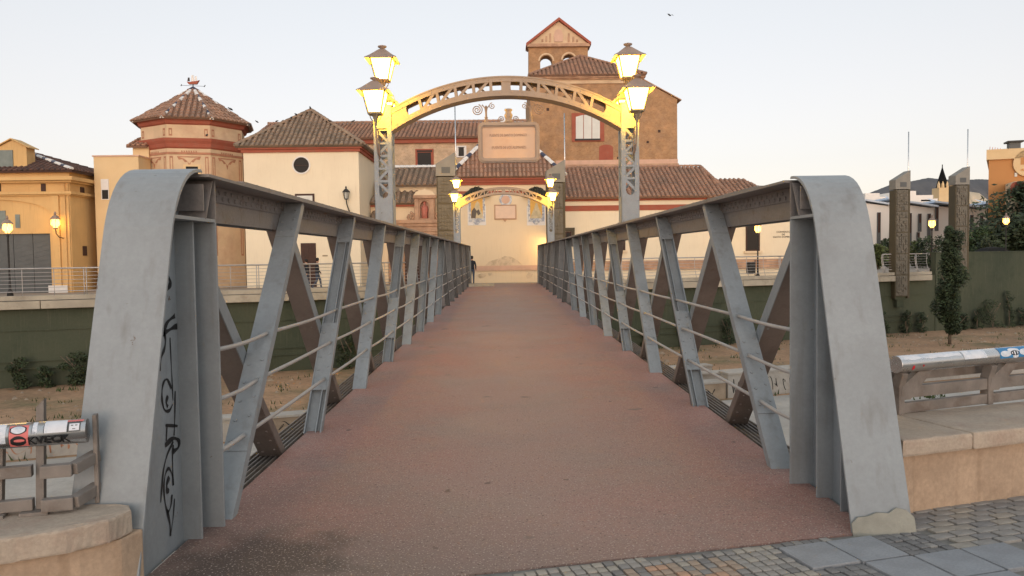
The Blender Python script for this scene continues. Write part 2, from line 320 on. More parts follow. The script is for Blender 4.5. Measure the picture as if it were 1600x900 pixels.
def text_mesh(name, s, size, m, parent, mtx, ext=.004, align='CENTER'):
    cu = bpy.data.curves.new(name, 'FONT'); cu.body = s; cu.size = size; cu.extrude = ext; cu.align_x = align; cu.align_y = 'CENTER'; cu.resolution_u = 2
    to = bpy.data.objects.new(name+'_curve', cu); COL.objects.link(to)
    bpy.context.view_layer.update()
    me = bpy.data.meshes.new_from_object(to.evaluated_get(bpy.context.evaluated_depsgraph_get()))
    bpy.data.objects.remove(to); me.name = name; me.materials.clear(); me.materials.append(MT[m])
    o = link(name, me, parent); o.matrix_basis = mtx; return o
TILE_TINTS = [(.88, .88, .9), (.95, .93, .91), (1, 1, 1), (1.06, 1.02, 1.0), (1.14, 1.1, 1.05), (.80, .81, .81), (1.03, .97, .94), (1, 1, 1)]
def roof(name, polys, m, parent, sp=.27, row=.42, kind='stuff'):
    """barrel tiles on planes; every poly starts with its eave edge A->B (3D, convex)"""
    mb = MB()
    for P in polys:
        P = [Vector(p) for p in P]; A, B = P[0], P[1]; sx = (B-A).normalized()
        nr = (B-A).cross(P[-1]-A).normalized()
        if nr.z < 0: nr = -nr
        ty = nr.cross(sx)
        if ty.z < 0: ty = -ty
        Q = [((p-A).dot(sx), (p-A).dot(ty)) for p in P]
        mb.ct = (.62, .6, .58); mb._add([p-nr*.0 for p in P], [tuple(range(len(P)))])
        mb._add([p-nr*.12 for p in P], [tuple(range(len(P)))[::-1]])
        k = len(P)
        for i in range(k): mb._add([P[i], P[(i+1) % k], P[(i+1) % k]-nr*.12, P[i]-nr*.12], [(0, 1, 2, 3)])
        s0, s1 = min(q[0] for q in Q), max(q[0] for q in Q)
        ncol = max(1, int((s1-s0)/sp)); spp = (s1-s0)/ncol
        for c in range(ncol):
            x = s0+(c+.5)*spp; ts = []
            for i in range(k):
                a, b = Q[i], Q[(i+1) % k]
                if (a[0]-x)*(b[0]-x) <= 0 and abs(a[0]-b[0]) > 1e-6: ts.append(a[1]+(b[1]-a[1])*(x-a[0])/(b[0]-a[0]))
            if len(ts) < 2: continue
            t0, t1 = min(ts)-.06, max(ts)
            if t1-t0 < .15: continue
            nr_ = max(1, round((t1-t0)/row)); dt = (t1-t0)/nr_; jx = random.uniform(-.012, .012)
            for r_ in range(nr_):
                mb.ct = random.choice(TILE_TINTS); a0, a1 = t0+r_*dt, t0+(r_+1)*dt+(.05 if r_ < nr_-1 else 0); vs = []
                j = jx+random.uniform(-.012, .012)
                for tt, rr, hh in ((a0, .36*spp, .035), (a1, .31*spp, .0)):
                    for q in range(5):
                        an = math.pi*q/4; vs.append(A+sx*(x+j+rr*math.cos(an))+ty*tt+nr*(hh+rr*.95*math.sin(an)))
                mb._add(vs, [(q, q+1, q+6, q+5) for q in range(4)]+[(0, 1, 2, 3, 4)])
    mb.ct = None
    return mb.build(name, m, parent, kind=kind, fixn=False)
def ridge(name, p, q, parent, m='tile', r=.13, step=.4, alt=None):
    mb = MB(); p, q = Vector(p), Vector(q); d = q-p; n = max(1, round(d.length/step)); d /= n
    up = Vector((0, 0, 1)); a = d.normalized().cross(up).normalized(); b = a.cross(d.normalized())
    for i in range(n):
        vs = []; mb.cm = (1 if i % 3 == 2 else 0) if alt else 0; mb.ct = None if alt else random.choice(TILE_TINTS)
        for c, rr in ((p+d*i, r*1.1), (p+d*(i+1.06), r*.92)):
            for k in range(6):
                t = math.pi*k/5; vs.append(c+a*math.cos(t)*rr+b*(math.sin(t)*rr))
        mb._add(vs, [(k, k+1, k+7, k+6) for k in range(5)]+[(0, 1, 2, 3, 4, 5), (11, 10, 9, 8, 7, 6)])
    return mb.build(name, list(alt) if alt else m, parent, kind='stuff', fixn=False)
class Fr:
    """a facade plane Y = y0 + s X; local axes: a along it, d behind it, z up"""
    def __init__(s, u, y0, sl=0.0):
        s.th = math.atan(sl); s.O = gy(u, 400, y0, sl); s.O.z = 0
        s.A = Vector((math.cos(s.th), math.sin(s.th), 0)); s.N = Vector((-math.sin(s.th), math.cos(s.th), 0))
    def l(s, u, v, d=0.0):
        r = ray(u, v); C = Vector((0, 0, CAMH)); t = (d-(C-s.O).dot(s.N))/r.dot(s.N); P = C+r*t
        return (P-s.O).dot(s.A), P.z
    def thing(s, name, label, cat, group=None): return thing(name, label, cat, s.O, s.th, group)
    def box(s, mb, u0, v0, u1, v1, d0, d1, zb=None, ref=None):   # pixel rectangle on the plane at depth ref (default 0)
        a0, z1 = s.l(u0, v0, ref or 0); a1, z0 = s.l(u1, v1, ref or 0)
        if zb is not None: z0 = zb
        mb.box(a0, a1, d0, d1, z0, z1); return mb
GND = -.1
FRONT = lambda y: (lambda a, b, d: (a, y+d, b))
# ================================================================== setting: near quay, riverbed, far promenade
NB = lambda x: 4.72+.27*x            # near quay edge
FB = lambda x: 42.8+.35*x            # far quay wall face
ZB = -4.0
def sheet(name, pts, z, m, kind='structure', th=None):
    mb = MB()
    if th: mb.poly([(p[0], p[1]) for p in pts], (), lambda a, b, d: (a, b, z-d), th)
    else: mb._add([(p[0], p[1], z) for p in pts], [tuple(range(len(pts)))])
    return mb.build(name, m, None, kind=kind)
sheet('riverbed', [(-260, -60), (340, -60), (340, FB(340)+.2), (-260, FB(-260)+.2)], ZB, 'sand')
XL, XR = -60.0, 70.0
sheet('river_channel_floor', [(-200, NB(-200)-.5), (200, NB(200)-.5), (200, 26.6+.33*200), (-200, 26.6-.33*200)], ZB+.005, 'concrete', th=.003)
pav = sheet('pavement', [(-14, -9), (22, -9), (22, NB(22)), (-14, NB(-14))], -.012, 'mortar', th=4.6)
sheet('promenade', [(-900, FB(-900)+.6), (900, FB(900)+.6), (3000, 6000), (-3000, 6000)], GND, 'prom', th=.3)
# paving stones beside the bridge foot
e1 = Vector((1, .27, 0)).normalized(); e2 = Vector((-e1.y, e1.x, 0)); rzp = math.atan2(e1.y, e1.x)
cb = MB(); cb.box(-.0275, .0275, -.0275, .0275, -.03, 0); cob = [];
for i, tcol in enumerate([(1, 1, 1), (.8, .82, .85), (1.15, 1.12, 1.05), (.62, .64, .68), (1.15, .95, .8), (1.5, 1.0, .74)]):
    cb.t = [tcol]*len(cb.f); o = cb.build('cobble', 'cobble', None, bevel=.0045); cob.append(o.data); bpy.data.objects.remove(o)
bb_ = MB(); bb_.box(-.073, .073, -.034, .034, -.03, 0); brk = []
for tcol in ((1, 1, 1), (.82, .84, .88), (1.15, 1.1, 1.02)):
    bb_.t = [tcol]*len(bb_.f); o = bb_.build('paving_brick', 'cobble', None, bevel=.0045); brk.append(o.data); bpy.data.objects.remove(o)
sb = MB(); sb.box(-.152, .152, -.152, .152, -.03, 0); o = sb.build('slab', 'slab', None, bevel=.006); slabme = o.data; bpy.data.objects.remove(o)
TH = lambda x: 4.12+.21*(x-.0)-.01      # threshold line of the bridge deck
def inview(p):
    r = Vector((p.x, p.y, p.z-CAMH)); c = _X*r.x+_Y*r.y+_U*r.z
    if c.z < .1: return False
    u, v = 800+FPX*c.x/c.z, 450+FPX*c.y/c.z; return -30 < u < 1640 and 300 < v < 935
org = Vector((2.16, 4.50, 0)); CELL = .32; ncob = 0
for i in range(-9, 12):
    for j in range(-5, 3):
        c = org+e1*((i+.5)*CELL)+e2*((j+.5)*CELL)
        if not inview(c): continue
        if c.y > NB(c.x)-.02 and c.x > 2.5: continue
        slab = (i in (-2, -1) and j in (-1,)) or (i >= -1 and j <= -2)
        if slab:
            if c.y < TH(c.x)-.12 or c.x > 2.2: piece('paving_slab', slabme, pav, (c.x, c.y, .012+random.uniform(-.002, .002)), (random.uniform(-.004, .004), random.uniform(-.004, .004), rzp))
            continue
        if (i >= 1 and j >= -1) or i >= 3:
            for a in range(2):
                for b in range(4):
                    q = c+e1*((a-.5)*.157+(.0785 if b % 2 else 0))+e2*((b-1.5)*.0785)
                    if q.x > 2.5 and q.y > NB(q.x)-.0: continue
                    piece('paving_brick', brk[random.choice([0, 0, 1, 2, 0])], pav, (q.x, q.y, .004+random.uniform(-.003, .003)), (random.uniform(-.015, .015), random.uniform(-.015, .015), rzp+random.uniform(-.015, .015)), (random.uniform(.96, 1.01), random.uniform(.95, 1.03), 1))
            continue
        warm = (i in (-5, -4)) and j < 0
        base = random.choice([0, 0, 1, 2])
        if i in (-2, 0) : base = 3
        for a in range(5):
            for b in range(5):
                q = c+e1*((a-2)*.063)+e2*((b-2)*.063)
                if q.x < 2.5 and q.y > TH(q.x)-.045: continue
                if q.x > 2.5 and q.y > NB(q.x)-.03+.0: continue
                if ncob > 299: continue
                ncob += 1; k = base
                if warm and random.random() < .7: k = random.choice([4, 5, 4])
                elif random.random() < .25: k = random.choice([0, 1, 2, 3])
                piece('cobble', cob[k], pav, (q.x, q.y, .004+random.uniform(-.003, .004)), (random.uniform(-.03, .03), random.uniform(-.03, .03), rzp+random.uniform(-.03, .03)), (random.uniform(.95, 1.04), random.uniform(.95, 1.04), 1))
# ---- stone parapets with tubular rail
def parapet(name, label, pts_front, pts_back, ztop, zcap):
    t = thing(name, label, 'parapet', (pts_front[0][0], pts_front[0][1], 0), 0)
    L = [(p[0], p[1]) for p in pts_front]+[(p[0], p[1]) for p in pts_back[::-1]]
    def ring(z, off): return [(x, y, z) for x, y in L]
    mb = MB(); cx = sum(p[0] for p in L)/len(L); cy = sum(p[1] for p in L)/len(L)
    sh = lambda k: [(cx+(x-cx)*k, cy+(y-cy)*k) for x, y in L]
    # body
    mb.poly([(x+.02, y+.05) for x, y in L[:len(pts_front)]]+L[len(pts_front):], (), lambda a, b, d: (a, b, -.2+d), .2+zcap-.002)
    mb.build('wall_body', 'stone', t, bevel=.015)
    return t, L
def rough_cap(L, z0, z1, t, nm='coping_stone', sub=7, seed=3):
    import bmesh
    rnd = random.Random(seed); bm = bmesh.new(); mb = MB(); mb.poly(L, (), lambda a, b, d: (a, b, z0+d), z1-z0)
    o = mb.build(nm, 'stonecap', t, bevel=.02); me = o.data; bm.from_mesh(me)
    bmesh.ops.subdivide_edges(bm, edges=[e for e in bm.edges if e.calc_length() > .1], cuts=sub, use_grid_fill=True)
    bmesh.ops.triangulate(bm, faces=[f for f in bm.faces if len(f.verts) > 4])
    for v in bm.verts: v.co += Vector((rnd.uniform(-1, 1), rnd.uniform(-1, 1), rnd.uniform(-1, 1)))*.0018
    bm.to_mesh(me); bm.free(); return o
WADOPT = []
# right parapet
fr = [(2.50, 4.78), (2.62, 4.86), (9.5, 4.86+.31*6.88)]; bk = [(2.50, 5.48), (2.72, 5.58), (9.3, 5.58+.31*6.6)]
tR, LR = parapet('stone_parapet', 'peach stone parapet wall with worn coping beside the rust-footed bridge post', fr, bk, .5, .385)
x0 = 2.5
for i, (xa, xb) in enumerate([(2.50, 3.05), (3.056, 4.4), (4.406, 6.2), (6.206, 9.4)]):
    f = lambda x: 4.80+.31*(x-2.55); g = lambda x: 5.50+.31*(x-2.55)
    rough_cap([(xa, f(xa)), (xb, f(xb)), (xb-.2, g(xb-.2)), (max(2.5, xa-.2), g(max(2.5, xa-.2)))], .388, .5, tR, seed=i)
WADOPT.append(tR)
# left parapet, its end curving towards the bridge foot
fl = [(-8, 3.34-.30*5.8), (-2.42, 3.22), (-2.16, 3.36), (-1.97, 3.46), (-1.84, 3.58), (-1.80, 3.72)]; bl = [(-8, 3.9-.30*5.8), (-2.5, 3.72), (-2.25, 3.80), (-2.02, 3.80), (-1.92, 3.80), (-1.85, 3.78)]
tL, LL = parapet('stone_parapet', 'peach stone parapet wall curving round to the bridge post with the graffiti', fl, bl, .5, .385)
rough_cap([(x, y-.02) for x, y in fl[1:]]+bl[1:][::-1], .388, .5, tL, seed=9)
rough_cap([(fl[0][0], fl[0][1]-.02), (fl[1][0]-.006, fl[1][1]-.02), (bl[1][0]-.006, bl[1][1]), bl[0]], .388, .5, tL, seed=11)
WADOPT.append(tL)
def pipe_rail(name, label, p0, p1, r, bars, posts, stickers=True):
    p0, p1 = Vector(p0), Vector(p1); t = thing(name, label, 'railing', (p0.x, p0.y, .5))
    mb = MB(); n = 24; d = (p1-p0).normalized(); mb.tube([p0, p0+d*.004, p1], r, 40); tb = mb.build('pipe', 'steel', t, smooth=False)
    for p in tb.data.polygons: p.use_smooth = len(p.vertices) == 4
    WADOPT.append(t); return t, d, tb
# right pipe rail
pr0, pr1 = Vector((2.83, 5.53, .868)), Vector((9.6, 5.53+.38*6.77, .868))
tr, dr, tbR = pipe_rail('pipe_railing', 'steel pipe railing with blue and white stickers over the stone parapet', pr0, pr1, .062, 0, 0)
nrm = Vector((-dr.y, dr.x, 0))
def on_line(s, off=0, z=0): q = pr0+dr*s+nrm*off; return Vector((q.x, q.y, z))
for z, h, off in ((.75, .075, .16), (.655, .085, .03), (.54, .075, .03)):
    mb = MB(); mb.beam(on_line(.04, off, z), on_line(6.9, off, z), .05, h); mb.build('rail_bar', 'darksteel', tr, bevel=.004)
for s in (.06, .98, 1.9, 2.85, 3.8, 4.8):
    mb = MB(); q = on_line(s, 0, 0); mb.beam(on_line(s, .03, .495), on_line(s, .03, .72), .075, .055, dr); mb.beam(on_line(s, .03, .70), on_line(s, -.005, .81), .07, .06, dr)
    mb.build('bracket_post', 'darksteel', tr, bevel=.006)
    mb = MB(); mb.poly([(-.02, .60), (.08, .60), (.30, .80), (.16, .80), (.0, .70)], (), lambda a, b, dd, s=s: on_line(s+a, .02+dd-.03, b+.005), .05); mb.build('gusset', 'darksteel', tr)
# left pipe rail
pl1, pl0 = Vector((-2.035, 3.775, .872)), Vector((-6.0, 3.775-.30*3.965, .872))
tl, dl, tbL = pipe_rail('pipe_railing', 'steel pipe railing covered in stickers beside the graffiti post', pl0, pl1, .058, 0, 0)
nl = Vector((-dl.y, dl.x, 0))
def onl(s, off=0, z=0): q = pl1-dl*s+nl*off; return Vector((q.x, q.y, z))
for z in (.705, .545):
    mb = MB(); mb.beam(onl(.235, -.03, z), onl(3.5, -.03, z), .045, .055); mb.build('rail_bar', 'darksteel', tl, bevel=.005)
    mb = MB(); mb.beam(onl(.055, -.075, z), onl(.19, -.075, z), .05, .06); mb.build('rail_end', 'darksteel', tl, bevel=.005)
    mb = MB(); mb.beam(onl(.056, -.075, z+.001), onl(-.02, .07, z+.025), .05, .055); mb.build('rail_elbow', 'darksteel', tl, bevel=.005)
mb = MB(); mb.beam(onl(-.025, .05, .50), onl(-.025, .05, .94), .05, .02, dl); mb.build('end_plate', 'darksteel', tl, bevel=.004)
for s in (.215, .40, 1.3, 2.4):
    mb = MB(); mb.poly([(-.014, .505), (.02, .505), (.02, 1.03), (-.014, .995)] if s < .3 else [(-.022, .505), (.028, .505), (.028, .86), (-.022, .86)], (), lambda a, b, d, s=s: onl(s-a, .0+.062+d-.02 if b > .8 else -.03+d, b), .05); mb.build('bracket_post', 'darksteel', tl)
    mb = MB(); mb.beam(onl(s-.05, -.03, .508), onl(s+.07, -.03, .508), .11, .016); mb.build('base_plate', 'darksteel', tl)
# stickers and marks hugging the pipes
def patch_on_pipe(nm, base, dirv, rad, s0, s1, a0, a1, m, parent, dz=.0015, prof=None):
    nz = Vector((0, 0, 1)); nh = Vector((dirv.y, -dirv.x, 0)); nh = nh if nh.y < 0 else -nh
    mb = MB(); N = 7; K = 10 if prof else 1; vs = []
    for k in range(K+1):
        for i in range(N+1):
            lo, hi = (a0, a1) if not prof else prof(k/K)
            an = R(lo+(hi-lo)*i/N); vs.append(base+dirv*(s0+(s1-s0)*k/K)+(nh*math.cos(an)+nz*math.sin(an))*(rad+dz))
    fs = [(k*(N+1)+i, k*(N+1)+i+1, (k+1)*(N+1)+i+1, (k+1)*(N+1)+i) for k in range(K) for i in range(N)]
    mb._add(vs, fs); return mb.build(nm, m, parent, fixn=False)
def blob(c, w): return lambda t: (c-w*math.sin(math.pi*(.06+.88*t))**.6, c+w*math.sin(math.pi*(.06+.88*t))**.6)
ld = -dl
wav = lambda a, b, j: (lambda t: (a+j*math.sin(t*19)+j*math.sin(t*41), b))
patch_on_pipe('sticker', pl1, ld, .058, .205, .225, 0, 0, 'stk', tl, .0012, wav(18, 80, 6))
patch_on_pipe('sticker', pl1, ld, .058, .08, .175, 12, 80, 'stk', tl, .0012)
patch_on_pipe('sticker', pl1, ld, .058, .24, .32, -50, 60, 'stkp', tl, .0012)
patch_on_pipe('sticker', pl1, ld, .058, .335, .75, 0, 0, 'stk', tl, .0012, wav(-25, 78, 7))
patch_on_pipe('sticker', pl1, ld, .058, .02, .075, 10, 62, 'shutter', tl, .0012)
patch_on_pipe('sticker', pl1, ld, .058, .026, .069, 16, 50, 'stk', tl, .0022)
patch_on_pipe('sticker', pl1, ld, .058, .01, .08, 63, 76, 'stkp', tl, .0022)
patch_on_pipe('sticker_mark', pl1, ld, .058, .25, .315, 0, 0, 'black', tl, .0022, blob(-18, 26))
patch_on_pipe('sticker_mark', pl1, ld, .058, .256, .30, 0, 0, 'stkp', tl, .0030, blob(-14, 7))
patch_on_pipe('sticker_mark', pl1, ld, .058, .248, .318, 0, 0, 'black', tl, .0018, blob(36, 22))
patch_on_pipe('sticker_mark', pl1, ld, .058, .254, .312, 0, 0, 'stk', tl, .0028, blob(36, 18))
for k, (a, b, lo, hi) in enumerate(((.034, .044, 38, 42), (.052, .062, 38, 42), (.042, .055, 22, 25))): patch_on_pipe('sticker_mark', pl1, ld, .058, a, b, lo, hi, 'black', tl, .0032)
# letters sprayed on the left pipe: K V E C K
nh = Vector((dl.y, -dl.x, 0)); an = R(-22); out = nh*math.cos(an)+Vector((0, 0, 1))*math.sin(an)
upv = out.cross(dl).normalized(); upv = upv if upv.z > 0 else -upv
P = pl1-dl*.155+out*.0585
mt = Matrix(((dl.x, upv.x, out.x, P.x), (dl.y, upv.y, out.y, P.y), (dl.z, upv.z, out.z, P.z), (0, 0, 0, 1)))
text_mesh('lettering', 'KVECK', .058, 'black', tl, mt, .0025)
wv = lambda a, b, j: (lambda t: (a+j*math.sin(t*23), b+j*math.sin(t*17)))
patch_on_pipe('sticker', pr0, dr, .062, .62, .86, 5, 80, 'stk', tr, .0012)
patch_on_pipe('sticker', pr0, dr, .062, .0, .60, 38, 85, 'stk', tr, .0012, wv(34, 85, 4))
patch_on_pipe('sticker', pr0, dr, .062, 1.0, 1.62, -12, 78, 'stkb', tr, .0012)
for a, b, c, ww in ((1.01, 1.12, 20, 22), (1.10, 1.22, 42, 20), (1.14, 1.2, 0, 14), (1.22, 1.34, 24, 24), (1.36, 1.5, 40, 16), (1.4, 1.6, 5, 10)): patch_on_pipe('sticker_mark', pr0, dr, .062, a, b, 0, 0, 'stk', tr, .0022, blob(c, ww))
patch_on_pipe('sticker_mark', pr0, dr, .062, 1.12, 1.21, 0, 0, 'black', tr, .0030, blob(22, 18))
patch_on_pipe('sticker_mark', pr0, dr, .062, 1.13, 1.20, 0, 0, 'stk', tr, .0036, blob(22, 13))
patch_on_pipe('sticker_mark', pr0, dr, .062, 1.14, 1.155, 8, 34, 'black', tr, .0042); patch_on_pipe('sticker_mark', pr0, dr, .062, 1.17, 1.185, 10, 36, 'black', tr, .0042)
patch_on_pipe('paint_drip', pr0, dr, .062, .10, .125, 0, 0, 'red', tr, .0012, blob(-22, 17)); patch_on_pipe('paint_drip', pr0, dr, .062, .20, .215, 0, 0, 'red', tr, .0012, blob(-12, 8))
# ================================================================== footbridge
BR = thing('footbridge', 'grey riveted steel truss footbridge with a worn red deck', 'bridge', (.15, 4.2, 0)); WADOPT.append(BR)
XI = {-1: -1.785, 1: 2.08}; DY = {-1: 0.0, 1: .95}
PAN = 2.47; T0 = 7.04; MID = T0+7*PAN
mb = MB(); YE = 2*MID-4.0
mb.poly([(-1.93, TH(-1.93)), (2.22, TH(2.22)), (2.22, YE+.95), (-1.93, YE)], (), lambda a, b, d: (a, b, -d), .16); deck = mb.build('deck', 'deck', BR)
for sg in (-1, 1):
    xi, dy = XI[sg], DY[sg]; X = lambda o: xi+sg*o
    mir = lambda y: 2*(MID+dy)-y
    def diag(nm, yb, yt, zb, zt, o0, o1, th, style, near, rv, pm='paint'):
        mb = MB(); p, q = Vector((X((o0+o1)/2), yb, zb)), Vector((X((o0+o1)/2), yt, zt)); d = (q-p).normalized(); n = Vector((0, -d.z, d.y)) 
        if n.y > 0: n = -n                       # side that looks back along the bridge
        wv = Vector(((o1-o0)/2, 0, 0))
        if style == 0: mb.bar(p, q, wv, n*th/2)
        else:
            mb.bar(p-n*(th*.35), q-n*(th*.35), wv, n*th*.15)
            for e in (-1, 1): mb.bar(p+wv*e*.93, q+wv*e*.93, wv*.07, n*th*.5)
            mb.bar(p+wv*.35*-sg, q+wv*.35*-sg, wv*.06, n*th*.42)
        L = (q-p).length
        if rv:
            sgn = 1 if style == 0 else .62
            for (s0, s1, k) in rv:
                mb.bar(p+d*s0+n*(th/2*sgn), p+d*s1+n*(th/2*sgn), wv*.97, n*.006)
                for i in range(k):
                    for e in (-.55, .55):
                        s = s0+(s1-s0)*(i+.5+(.25 if e > 0 else 0))/(k+.3); mb.rivet(p+d*s+wv*e+n*(th/2*sgn+.006), n, .015)
        return mb.build(nm, pm, BR)
    for k in range(8):
        yb, yt = 5.03+dy+PAN*k, T0+dy+PAN*k; st = k % 2
        diag('inner_diagonal', yb, yt, -.03, 2.187, 0, .17, .075, st, True, [(.5, 1.35, 5), (2.55, 2.93, 3)] if k < 5 else None)
        diag('inner_diagonal', mir(yb), mir(yt), -.03, 2.187, 0, .17, .075, st, False, None)
    for k in range(-1, 7):
        yt, yb = T0+dy+PAN*k+(.12 if k < 0 else .05), T0+dy+PAN*k+2.36
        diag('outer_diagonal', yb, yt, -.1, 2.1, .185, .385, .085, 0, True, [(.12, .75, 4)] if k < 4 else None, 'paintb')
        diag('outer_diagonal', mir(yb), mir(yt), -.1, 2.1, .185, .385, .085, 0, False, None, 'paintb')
        p_, q_ = Vector((X(.178), yb, -.1)), Vector((X(.178), yt, 2.1)); d_ = (q_-p_).normalized(); n_ = Vector((0, -d_.z, d_.y))
        mb = MB(); mb.bar(p_+d_*1.45, q_, (.004, 0, 0), n_*.055); mb.build('stiffening_angle', 'paint', BR)
    # top chord
    ya, yz = 4.55+dy*.94, mir(4.55+dy)
    mb = MB(); mb.box(min(X(-.04), X(.40)), max(X(-.04), X(.40)), ya+.13, yz-.13, 2.19, 2.208)
    mb.box(min(X(-.02), X(.385)), max(X(-.02), X(.385)), ya+.8, yz-.8, 2.2085, 2.228)
    yy = ya+1.2
    while yy < MID: 
        for o in (.02, .34): mb.rivet((X(o), yy, 2.228), (0, 0, 1), .02)
        yy += .3
    ch = mb.build('top_chord', 'paintw', BR)
    for o in (.172, .33):
        mb = MB(); mb.box(min(X(o), X(o+.014)), max(X(o), X(o+.014)), ya+.55, yz-.55, 1.945, 2.1895); 
        if o < .2:
            mb.box(min(X(o-.012), X(o-.0005)), max(X(o-.012), X(o-.0005)), ya+.55, MID+dy, 2.085, 2.189); y = ya+.65; i = 0
            while y < MID-2:
                mb.rivet((X(o-.012), y, 2.112+(i % 2)*.042), (-sg, 0, 0), .018); y += .062; i += 1
        mb.build('chord_web', 'paintw' if o < .2 else 'paint', ch)
    for k in range(0, 7):
        mb = MB(); y = T0+dy+PAN*k; mb.poly([(-.05, 1.945), (.30, 1.945), (.20, 2.187), (-.16, 2.187)], (), lambda a, b, d: (X(.158-d), y+a, b), .012)
        if k < 5:
            for a in (.10, .16, .22): 
                for b in (1.98, 2.04, 2.10, 2.15): mb.rivet((X(.146), y+a-(b-1.945)*.4+.03, b), (-sg, 0, 0), .014)
        mb.build('chord_gusset', 'paintw', ch)
    # bottom chord + grating beside the deck
    mb = MB(); mb.box(min(X(.20), X(.46)), max(X(.20), X(.46)), 5.2+dy, mir(5.2+dy), -.62, -.11); mb.build('bottom_chord', 'paint', BR)
    mb = MB(); o = .13
    for i in range(8):
        a = X(.145+i*.045); mb.box(a-.006, a+.006, 5.0+dy, mir(5.0+dy), -.085, -.045)
    y = 5.1+dy
    while y < mir(5.1+dy): mb.box(min(X(.14), X(.47)), max(X(.14), X(.47)), y-.006, y+.006, -.083, -.06); y += .35
    mb.build('drain_grate', 'darksteel', BR, kind='stuff', fixn=False)
    # guard rails between the diagonals
    for z, dz in ((1.12, .0), (.80, 0), (.46, 0)):
        ys = [(4.94 if sg < 0 else 5.58)]+[5.03+dy+PAN*k+(z/2.19)*(T0-5.03) for k in range(8)]
        ys = ys+[mir(y) for y in ys[::-1]]
        for a, b in zip(ys[:-1], ys[1:]):
            mb = MB(); n = 6; sag = random.uniform(-.004, .018); sx = random.uniform(-.01, .01)
            mb.tube([(X(.05)+sx*math.sin(math.pi*i/n), a+(b-a)*i/n, z-sag*math.sin(math.pi*i/n)) for i in range(n+1)], .0155, 8)
            mb.build('guard_bar', 'rail', BR, smooth=True)
    # end posts: folded plate, web, flanges
    for end in (0, 1):
        y0 = 3.65+dy*.94; F = (lambda y: y) if end == 0 else mir
        SL = .31; prof = [(y0, -.05), (y0+SL*1.80, 1.80)]
        # rounded shoulder
        c0 = Vector((y0+SL*1.80, 1.80)); c1 = Vector((y0+SL*2.19, 2.235)); c2 = Vector((y0+1.02, 2.235))
        for i in range(1, 11):
            t = i/10; p = c0*(1-t)**2+c1*2*t*(1-t)+c2*t*t; prof.append((p.x, p.y))
        vs = []; fs = []
        for (y, z) in prof:
            for o in (0, .37): vs.append((X(o), F(y), z))
        mb = MB(); N = len(prof); inn = [(prof[i][0]+.018, prof[i][1]-(.018 if i > 3 else .004)) for i in range(N)]
        mb.poly([(p[0], p[1]) for p in prof]+[(p[0], p[1]) for p in inn[::-1]], (), lambda a, b, d: (X(d), F(a), b), .37)
        cov = mb.build('end_plate', 'paint', BR, bevel=.004)
        for p in cov.data.polygons: p.use_smooth = False
        yr = y0+(1.22 if sg < 0 else 1.02)
        mb = MB(); mb.poly([(y0+.03, -.02), (yr, -.02), (yr, 2.18), (y0+SL*2.1+.15, 2.18), (y0+SL*1.85+.03, 1.85)], (), lambda a, b, d: (X(.172+d), F(a), b), .014); wb = mb.build('post_web', 'paint', BR)
        for yy, o0, o1, zt in ((yr, 0, .34, 1.925), (yr-(.21 if sg < 0 else .33), .06, .30, 1.925))+(((yr-.62, .10, .26, .95),) if sg > 0 else ()):
            mb = MB(); mb.box(min(X(o0), X(o1)), max(X(o0), X(o1)), min(F(yy), F(yy+.018)), max(F(yy), F(yy+.018)), -.02, zt); mb.build('post_flange', 'paint', BR, bevel=.004)
        mb = MB(); mb.box(min(X(.005), X(.36)), max(X(.005), X(.36)), min(F(y0+.63), F(yr+.018)), max(F(y0+.63), F(yr+.018)), 1.926, 1.946); mb.build('shelf_plate', 'paint', BR)
        mb = MB(); mb.box(min(X(.0), X(.17)), max(X(.0), X(.17)), min(F(yr), F(yr+.016)), max(F(yr), F(yr+.016)), 1.947, 2.188)
        mb.bar((X(.085), F(yr-.03), 2.18), (X(.085), F(yr-.15), 1.947), (.085, 0, 0), (0, .008, .006)); mb.bar((X(.085), F(yr-.17), 2.15), (X(.085), F(yr-.17), 1.99), (.08, 0, 0), (0, .007, 0))
        for i in range(3):
            for j in range(2): mb.rivet((X(.172), F(yr-.10-.10*j-.02*i), 1.99+.07*i), (-sg, 0, 0), .02)
        mb.build('post_stiffener', 'paintw', BR)
        if sg == 1 and end == 0:
            pts = [(0, .0), (.37, 0), (.37, .10), (.33, .14), (.27, .155), (.22, .125), (.16, .13), (.1, .11), (.04, .105), (0, .07)]
            mb = MB(); mb.poly(pts, (), lambda a, b, d: (X(a)-.006+.012*(a > .2), y0+SL*b-.014+d, b-.012), .012); mb.build('rusty_foot', 'rust', BR)
# graffiti on the web of the left end post
gr_x = XI[-1]-.172+.0025
def gstroke(pts, wd):
    out = []
    for u, v in pts:
        d = ray(u, v); t = gr_x/d.x; out.append(Vector((gr_x, d.y*t, CAMH+d.z*t)))
    # smooth with catmull-rom
    sm = []; n = len(out)
    for i in range(n-1):
        p0, p1, p2, p3 = out[max(i-1, 0)], out[i], out[i+1], out[min(i+2, n-1)]
        for k in range(5):
            t = k/5; sm.append(.5*((2*p1)+(p2-p0)*t+(2*p0-5*p1+4*p2-p3)*t*t+(3*p1-p0-3*p2+p3)*t**3))
    sm.append(out[-1]); vs = []
    for i, p in enumerate(sm):
        d = (sm[min(i+1, len(sm)-1)]-sm[max(i-1, 0)]); d = d.normalized() if d.length > 0 else Vector((0, 0, 1)); s = Vector((0, -d.z, d.y))*wd*.5*(.8+.3*math.sin(i*.7))
        vs += [p+s, p-s]
    return vs, [(2*i, 2*i+1, 2*i+3, 2*i+2) for i in range(len(sm)-1)]
